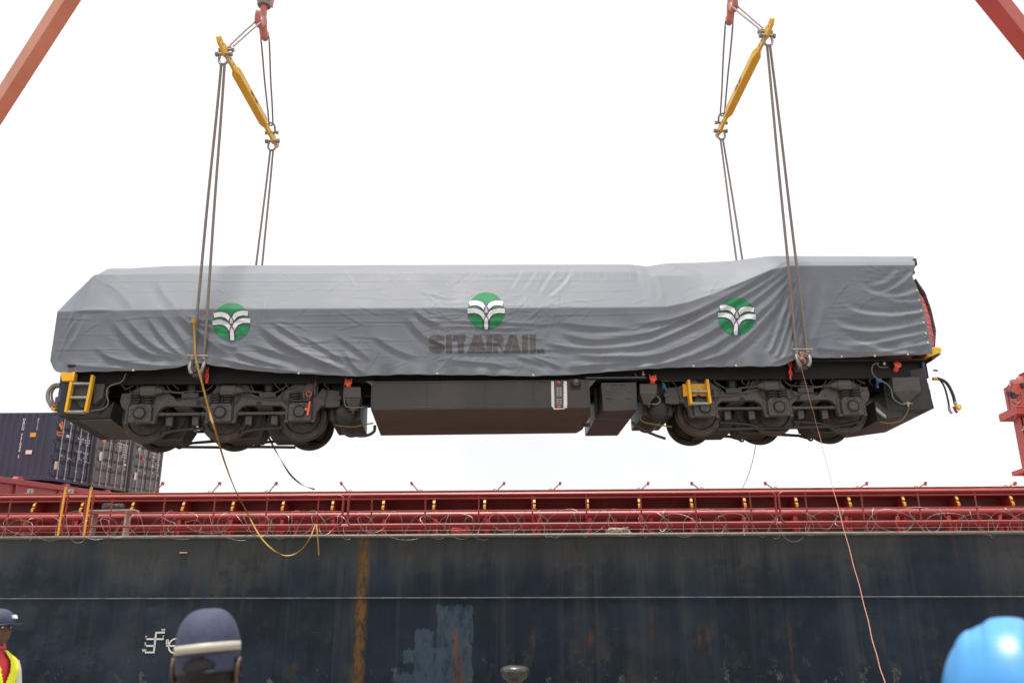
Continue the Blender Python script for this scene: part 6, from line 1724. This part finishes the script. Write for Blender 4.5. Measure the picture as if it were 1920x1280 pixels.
# ------------------------------------------------------------------ people
M_SKIN = mat('skin_dark', (0.085, 0.042, 0.026), 0.45, var=0.15, scale=8, bump=0.05, bscale=120)
M_SKINN = mat('skin_dark_neck', (0.1, 0.05, 0.03), 0.45, var=0.15, scale=8)
def sph(b, c, r, n=14, m=10):
    c = Vector(c); r = Vector(r if not isinstance(r, (int, float)) else (r, r, r))
    vs = [c + Vector((0, 0, r.z))]
    for i in range(1, m):
        th = math.pi * i / m
        for k in range(n):
            a = 2 * math.pi * k / n
            vs.append(c + Vector((r.x * math.sin(th) * math.cos(a), r.y * math.sin(th) * math.sin(a), r.z * math.cos(th))))
    vs.append(c - Vector((0, 0, r.z)))
    fs = [(0, 1 + k, 1 + (k + 1) % n) for k in range(n)]
    for i in range(m - 2):
        for k in range(n):
            fs.append((1 + i * n + k, 1 + (i + 1) * n + k, 1 + (i + 1) * n + (k + 1) % n, 1 + i * n + (k + 1) % n))
    l = len(vs) - 1
    fs += [(l, 1 + (m - 2) * n + (k + 1) % n, 1 + (m - 2) * n + k) for k in range(n)]
    b.add(vs, fs)
def limb(b, pts, rs):
    b.tube(spl(pts, 18), list(np.interp(np.linspace(0, 1, 19), np.linspace(0, 1, len(rs)), rs)), 14)
    sph(b, pts[0], rs[0]); sph(b, pts[-1], rs[-1])
def head_mesh(b, c, tilt=None, sc=1.0):
    """skull, face forward along +y; returns nothing"""
    nlat, nlon = 40, 56
    vs = []
    bumps = [((0, 1, -0.12), 0.024, 0.13), ((0, 1, -0.02), 0.012, 0.14), ((0.0, .98, 0.27), 0.007, 0.3), ((.36, .93, .1), -0.011, 0.16), ((-.36, .93, .1), -0.011, 0.16),
             ((0, .93, -.46), 0.012, 0.16), ((0, .93, -.36), 0.006, 0.2), ((0, .9, -.56), 0.007, 0.13), ((0, .93, -.5), -0.004, 0.05), ((0, .74, -.84), 0.014, 0.22), ((.55, .75, -.2), 0.004, 0.3), ((-.55, .75, -.2), 0.004, 0.3), ((0, -1, .1), 0.008, 0.7)]
    for i in range(nlat + 1):
        th = math.pi * i / nlat
        for k in range(nlon):
            a = 2 * math.pi * k / nlon
            d = Vector((math.sin(th) * math.cos(a), math.sin(th) * math.sin(a), math.cos(th)))
            p = Vector((d.x * 0.076, d.y * 0.096, d.z * 0.118))
            if d.z < 0:
                p.x *= 1 - 0.28 * min(1, -d.z) ** 1.4
                p.y *= 1 - (0.22 if d.y < 0 else 0.05) * min(1, -d.z)
                if d.y > 0: p.y += 0.01 * -d.z
            e = 0
            for (v, am, s) in bumps:
                vv = Vector(v).normalized(); ang = math.acos(max(-1, min(1, d.dot(vv)))); e += am * math.exp(-(ang / s) ** 2)
            p += d * e
            vs.append(c + p * sc)
    fs = [(i * nlon + k, i * nlon + nlon + k, i * nlon + nlon + (k + 1) % nlon, i * nlon + (k + 1) % nlon) for i in range(nlat) for k in range(nlon)]
    b.add(vs, fs)
    for s in (-1, 1):                                         # ears: rim, lobe and bowl
        pts = []
        for t in np.linspace(-2.2, 2.0, 14): pts.append(c + Vector((s * (0.078 + 0.016 + 0.004 * math.sin(t)), -0.012 - 0.019 * math.cos(t), -0.02 + 0.034 * math.sin(t))) * sc)
        b.tube(pts, 0.0075 * sc, 8); sph(b, c + Vector((s * 0.085, -0.008, -0.02)) * sc, Vector((0.01, 0.018, 0.028)) * sc, 10, 8); sph(b, c + Vector((s * 0.083, 0.002, -0.05)) * sc, 0.009 * sc, 8, 6)
def body_mesh(b, H=1.74):
    """standing figure, facing +y, feet at z=0; head is added separately"""
    k = H / 1.74
    sh = 1.42 * k
    for s in (-1, 1):
        limb(b, [(s * 0.09, 0, 0.92 * k), (s * 0.1, 0.01, 0.5 * k), (s * 0.1, -0.01, 0.08 * k)], [0.085, 0.055, 0.042])
        limb(b, [(s * 0.1, -0.04, 0.05), (s * 0.105, 0.06, 0.045), (s * 0.11, 0.16, 0.035)], [0.045, 0.042, 0.032])
        limb(b, [(s * 0.175, 0, sh - 0.02), (s * 0.215, -0.02, sh - 0.3), (s * 0.225, 0.04, sh - 0.55)], [0.06, 0.043, 0.03])
        hp = Vector((s * 0.228, 0.05, sh - 0.6)); sph(b, hp, Vector((0.022, 0.04, 0.05)))
        for j, (dy, ln) in enumerate(((-0.03, .06), (-0.01, .075), (0.012, .08), (0.032, .07))):
            b.tube(spl([hp + Vector((0, dy, -0.03)), hp + Vector((-s * .005, dy, -0.03 - ln * .55)), hp + Vector((-s * 0.018, dy, -0.03 - ln))], 8), 0.0085, 8)
        b.tube(spl([hp + Vector((0, 0.03, 0.0)), hp + Vector((-s * .01, 0.055, -0.02)), hp + Vector((-s * .015, 0.06, -0.055))], 8), 0.0095, 8)
    # torso loft
    secs = [(0.86, .15, .11), (0.98, .165, .12), (1.1, .15, .11), (1.25, .17, .12), (1.36, .185, .115), (1.42, .165, .1), (1.46, .1, .075), (1.5, .06, .06)]
    n = 28; vs = []
    for z, rx, ry in secs:
        for j in range(n): a = 2 * math.pi * j / n; vs.append((rx * math.cos(a), ry * math.sin(a), z * k))
    fs = [(i * n + j, i * n + (j + 1) % n, i * n + n + (j + 1) % n, i * n + n + j) for i in range(len(secs) - 1) for j in range(n)] + [tuple(range(n - 1, -1, -1)), tuple((len(secs) - 1) * n + j for j in range(n))]
    b.add(vs, fs)
    limb(b, [(0, -0.015, 1.4 * k), (0, -0.005, 1.5 * k), (0, 0.005, 1.57 * k)], [0.075, 0.058, 0.056])
def remesh(o, vox, it=3):
    r = o.modifiers.new('remesh', 'REMESH'); r.mode = 'VOXEL'; r.voxel_size = vox; r.use_smooth_shade = True
    s = o.modifiers.new('smooth', 'SMOOTH'); s.iterations = it; s.factor = 0.5
def shell(b, secs, n=40, k=1.0, open_front=None):
    vs = []
    for z, rx, ry, cy_ in secs:
        for j in range(n): a = 2 * math.pi * j / n; vs.append((rx * math.cos(a) * (1 + 0.012 * math.sin(a * 7 + z * 9)), cy_ + ry * math.sin(a) * (1 + 0.012 * math.sin(a * 5 + z * 13)), z * k))
    fs = []
    for i in range(len(secs) - 1):
        zc = (secs[i][0] + secs[i + 1][0]) / 2
        for j in range(n):
            a = 2 * math.pi * (j + 0.5) / n
            if open_front and math.sin(a) > 0 and abs(math.cos(a)) < open_front(zc): continue
            fs.append((i * n + j, i * n + (j + 1) % n, i * n + n + (j + 1) % n, i * n + n + j))
    b.add(vs, fs)
def cap(b, c, brim=True, sc=1.0, tall=0.0):
    """cloth cap crown round head centre c, face forward +y"""
    n, m = 120, 20; vs = []
    for i in range(m + 1):
        t = i / m; th = t * math.pi * 0.53
        for j in range(n):
            a = 2 * math.pi * j / n
            r = math.sin(th) ** 0.75 if th > 0 else 0
            ridge = 1 - 0.012 * abs(math.cos(a * 3)) ** 30 + 0.006 * math.sin(a * 5 + th * 4)
            vs.append(c + Vector((0.089 * r * math.cos(a) * ridge, 0.11 * r * math.sin(a) * ridge, 0.035 + (0.092 + tall) * math.cos(th) + 0.004 * math.sin(a * 2 + 1) * r)) * sc)
    b.add(vs, [(i * n + j, i * n + n + j, i * n + n + (j + 1) % n, i * n + (j + 1) % n) for i in range(m) for j in range(n)])

def person(name, mw, label, H=1.74, vox=0.009):
    root = empty('person', mw); tag(root, label, 'person')
    b = MB(); body_mesh(b, H)
    hc = Vector((0, 0.02, 1.62 * H / 1.74)); head_mesh(b, hc)
    o = b.build('body', M_SKIN, root); remesh(o, vox)
    return root, hc
def dress(root, H, m_shirt, m_trs, m_shoe):
    k = H / 1.74
    b = MB(); shell(b, [(0.82, .175, .135, 0), (1.0, .18, .135, 0), (1.1, .172, .13, 0), (1.25, .188, .14, 0), (1.36, .202, .135, 0), (1.425, .182, .118, -.005), (1.47, .11, .092, -.012), (1.505, .082, .082, -.012), (1.515, .078, .078, -.012)], k=k)
    for s in (-1, 1):
        b.tube(spl([(s * 0.16, 0, 1.405 * k), (s * 0.2, -0.01, 1.3 * k), (s * 0.222, -0.018, 1.14 * k)], 14), [0.075 - 0.012 * (i / 14) for i in range(15)], 16, cap=False)
    sh = b.build('shirt', m_shirt, root); so = sh.modifiers.new('thickness', 'SOLIDIFY'); so.thickness = 0.004
    b = MB()
    for s in (-1, 1): b.tube(spl([(s * 0.085, 0, 0.96 * k), (s * 0.1, 0.01, 0.52 * k), (s * 0.1, -0.01, 0.08)], 16), [0.105 - 0.035 * (i / 16) for i in range(17)], 16, cap=False)
    shell(b, [(0.8, .17, .13, 0), (0.9, .175, .132, 0), (1.0, .172, .128, 0)], k=k)
    b.build('trousers', m_trs, root)
    for s in (-1, 1):
        b = MB(); limb(b, [(s * 0.1, -0.045, 0.055), (s * 0.105, 0.06, 0.055), (s * 0.11, 0.17, 0.045)], [0.055, 0.052, 0.042]); b.build('boot', m_shoe, root)
    return sh
M_NAVY = mat('cap_navy_cloth', (0.028, 0.036, 0.072), 0.8, var=0.25, scale=14, bump=0.2, bscale=30)
M_REFL = mat('reflective_strip', (0.4, 0.375, 0.31), 0.5, var=0.06, scale=20)
M_VEST = mat('hi_vis_yellow', (0.78, 0.85, 0.02), 0.6, var=0.06, scale=6)
M_SHIRTR = mat('shirt_red', (0.62, 0.035, 0.06), 0.7, var=0.12, scale=9)
M_TROUS = mat('trousers_dark', (0.03, 0.032, 0.045), 0.8)
M_BOOT = mat('boots_black', (0.02, 0.02, 0.02), 0.5)
M_HELM = mat('helmet_blue', (0.05, 0.23, 0.52), 0.36, var=0.12, scale=9, dirt=(0.2, 0.34, 0.5), damt=0.12, dscale=14)
M_POLO = mat('polo_olive', (0.2, 0.19, 0.02), 0.7)

# --- man in a dark cap seen from behind
H1 = 1.74
p = at(388, 1226, 2.8)
mw = Matrix.Translation((p.x, p.y, p.z - 1.645)) @ Matrix.Rotation(0.06, 4, 'Z')
root, hc = person('person', mw, 'man seen from behind in a navy cap with a pale reflective band', H1, 0.007)
dress(root, H1, M_POLO, M_TROUS, M_BOOT)
TL = Matrix.Translation(hc) @ Matrix.Rotation(-0.1, 4, 'Y') @ Matrix.Translation(-hc)
b = MB(); cap(b, hc, sc=1.0, tall=0.026)
# lower band of the crown, with the opening above the strap at the back (-y)
n = 96; vs = []
cc = lambda a, z, r: hc + Vector((0.09 * r * math.cos(a), 0.111 * r * math.sin(a), z + 0.006))
zs_ = [0.046, 0.038, 0.03, 0.022, 0.014, 0.006, -0.002, -0.01, -0.018, -0.026, -0.034]
for z in zs_:
    for j in range(n): a = 2 * math.pi * j / n; vs.append(cc(a, z, 1.0 - 0.05 * (0.046 - z) / 0.08))
fs = []
for i in range(len(zs_) - 1):
    for j in range(n):
        a = 2 * math.pi * (j + 0.5) / n; zc = (zs_[i] + zs_[i + 1]) / 2
        if math.sin(a) < 0 and (math.cos(a) / 0.5) ** 2 + ((zc + 0.024) / 0.036) ** 2 < 1 and i < 9: continue
        if zc < 0.0 and math.sin(a) > -0.35 and zc < 0.0 - 0.0: continue
        fs.append((i * n + j, i * n + n + j, i * n + n + (j + 1) % n, i * n + (j + 1) % n))
b.add(vs, fs)
cp1 = b.build('cap', M_NAVY, root); cp1.matrix_basis = TL
so = cp1.modifiers.new('thickness', 'SOLIDIFY'); so.thickness = 0.004; so.offset = 1
b = MB(); pts = [cc(a, 0.036, 1.055) for a in np.linspace(0, 2 * math.pi, 60, endpoint=False)]
vs = [cc(a, z, 1.012) for z in (0.024, 0.049) for a in np.linspace(0, 2 * math.pi, 60, endpoint=False)]
b.add(vs, [(j, (j + 1) % 60, 60 + (j + 1) % 60, 60 + j) for j in range(60)])
rb = b.build('reflective_band', M_REFL, cp1); so = rb.modifiers.new('thickness', 'SOLIDIFY'); so.thickness = 0.003; so.offset = 1
b = MB(); vs = []
for i in range(9):
    t = i / 8
    for j in range(21):
        a = math.pi * (0.12 + 0.76 * j / 20); r = 1 + 0.62 * t * math.sin(a) ** 0.8
        vs.append(hc + Vector((0.094 * (1 + 0.1 * t) * math.cos(a), 0.116 * r * math.sin(a), 0.0 - 0.03 * t * t - 0.03 * t * math.cos(a) ** 2)))
b.add(vs, [(i * 21 + j, i * 21 + j + 1, i * 21 + 22 + j, i * 21 + 21 + j) for i in range(8) for j in range(20)])
br = b.build('brim', M_NAVY, cp1); so = br.modifiers.new('thickness', 'SOLIDIFY'); so.thickness = 0.004

b = MB(); n = 40; vs = []
for i in range(15):
    th = math.pi * (0.06 + 0.66 * i / 14)
    for j in range(n):
        a = math.pi * (1.0 + j / (n - 1)); vs.append(hc + Vector((0.082 * math.sin(th) * math.cos(a), 0.004 + 0.113 * math.sin(th) * math.sin(a), 0.124 * math.cos(th))))
b.add(vs, [(i * n + j, i * n + n + j, i * n + n + j + 1, i * n + j + 1) for i in range(14) for j in range(n - 1)])
hr = b.build('hair', mat('hair_black', (0.008, 0.007, 0.007), 0.8, bump=0.6, bscale=400), root); so = hr.modifiers.new('thickness', 'SOLIDIFY'); so.thickness = 0.004; so.offset = 1

# --- man in profile with a hi-vis vest at the left edge
H2 = 1.74
p = at(-10, 1172, 6.15)
mw = Matrix.Translation((p.x, p.y, p.z - 1.645)) @ Matrix.Rotation(-math.pi / 2 - 0.28, 4, 'Z')
root, hc = person('person', mw, 'man in profile in a navy cap, red shirt and yellow vest at the left edge', H2, 0.006)
dress(root, H2, M_SHIRTR, M_TROUS, M_BOOT)
b = MB(); shell(b, [(1.445, .13, .1, -.012), (1.49, .088, .085, -.01), (1.54, .078, .08, -.012), (1.535, .086, .09, -.01), (1.5, .1, .098, -.008)]); b.build('collar', M_SHIRTR, root)
b = MB(); shell(b, [(z_, *[float(np.interp(z_, [0.85, 1.0, 1.15, 1.27, 1.37, 1.425, 1.465, 1.485], c_)) for c_ in ([.2, .2, .192, .205, .217, .2, .14, .112], [.155, .155, .152, .158, .154, .136, .112, .102], [0, 0, 0, 0, 0, -.005, -.01, -.012])]) for z_ in np.concatenate([np.linspace(0.85, 1.37, 26), np.linspace(1.38, 1.485, 14)])], 180, 1.0, lambda z: 0.03 + max(0, (z - 1.27)) * 1.5)
vest = b.build('vest', M_VEST, root); so = vest.modifiers.new('thickness', 'SOLIDIFY'); so.thickness = 0.006; so.offset = 1
b = MB()
for s in (-1, 1): b.ribbon(spl([(s * 0.12, -0.155, 1.0), (s * 0.13, -0.13, 1.4), (s * 0.13, -0.02, 1.462), (s * 0.135, 0.1, 1.41), (s * 0.13, 0.16, 1.25)], 24), Vector((1, 0, 0)), 0.05, 0.004)
shell(b, [(1.05, .2, .158, 0), (1.1, .2, .158, 0)], 60, 1.0, lambda z: 0.14); b.build('vest_tape', M_REFL, vest)
b = MB(); cap(b, hc, sc=1.02); cp2 = b.build('cap', M_NAVY, root)
so = cp2.modifiers.new('thickness', 'SOLIDIFY'); so.thickness = 0.003; so.offset = 1
b = MB(); vs = []
for i in range(9):
    t = i / 8
    for j in range(21):
        a = math.pi * (0.13 + 0.74 * j / 20); r = 1 + 0.72 * t * math.sin(a) ** 0.8
        vs.append(hc + Vector((0.088 * (1 + 0.08 * t) * math.cos(a), 0.11 * r * math.sin(a), 0.034 + 0.006 * t - 0.02 * t * math.cos(a) ** 2)))
b.add(vs, [(i * 21 + j, i * 21 + j + 1, i * 21 + 22 + j, i * 21 + 21 + j) for i in range(8) for j in range(20)])
br = b.build('brim', M_NAVY, cp2); so = br.modifiers.new('thickness', 'SOLIDIFY'); so.thickness = 0.004
b = MB(); b.box(hc + Vector((-0.03, 0.098, 0.078)), (0.05, 0.02, 0.024), Matrix.Rotation(0.35, 3, 'Z') @ Matrix.Rotation(0.45, 3, 'X')); b.build('cap_patch', M_WHITE, cp2)
for s in (-1, 1):
    b = MB(); sph(b, hc + Vector((s * 0.031, 0.0735, 0.012)), 0.0105, 12, 8); b.build('eye', M_WHITE, root)

# --- worker with a blue hard hat at the right edge
H3 = 1.74
p = at(1910, 1318, 1.68)
mw = Matrix.Translation((p.x, p.y, p.z - 1.64)) @ Matrix.Rotation(-0.55, 4, 'Z')
root, hc = person('person', mw, 'worker wearing a glossy blue hard hat at the bottom right corner', H3, 0.009)
dress(root, H3, mat('coverall_blue', (0.05, 0.1, 0.3), 0.8), M_TROUS, M_BOOT)
b = MB(); n, m = 160, 40; vs = []
for i in range(m + 1):
    th = (i / m) * math.pi * 0.52
    for j in range(n):
        a = 2 * math.pi * j / n
        r = math.sin(th) ** 0.95 if i else 0
        x_, y_ = 0.122 * r * math.cos(a), 0.15 * r * math.sin(a)
        z_ = 0.005 + 0.152 * max(0, math.cos(th)) ** 0.95
        # three raised ribs running front to back
        sst = lambda e0, e1, v_: (lambda t_: t_ * t_ * (3 - 2 * t_))(min(1, max(0, (v_ - e0) / (e1 - e0))))
        rib = 0.0055 * (1 - sst(0.026, 0.036, abs(x_))) + 0.005 * (sst(0.058, 0.066, abs(x_)) - sst(0.078, 0.088, abs(x_)))
        f_ = max(0, 1 - (y_ / 0.14) ** 4) * max(0, math.cos(th)) ** 0.35
        vs.append(hc + Vector((x_, y_, z_ + rib * f_)))
b.add(vs, [(i * n + j, i * n + n + j, i * n + n + (j + 1) % n, i * n + (j + 1) % n) for i in range(m) for j in range(n)])
he = b.build('hard_hat', M_HELM, root); so = he.modifiers.new('thickness', 'SOLIDIFY'); so.thickness = 0.003; so.offset = 1
he.modifiers.new('sub', 'SUBSURF').render_levels = 1
b = MB(); vs = []
for i in range(5):
    t = i / 4
    for j in range(n):
        a = 2 * math.pi * j / n; fr_ = 0.014 + 0.045 * max(0, math.sin(a)) ** 2
        vs.append(hc + Vector(((0.122 + fr_ * t * 0.6) * math.cos(a), (0.15 + fr_ * t) * math.sin(a), 0.006 - 0.012 * t)))
b.add(vs, [(i * n + j, i * n + (j + 1) % n, i * n + n + (j + 1) % n, i * n + n + j) for i in range(4) for j in range(n)])
rm = b.build('hat_brim', M_HELM, he); so = rm.modifiers.new('thickness', 'SOLIDIFY'); so.thickness = 0.003
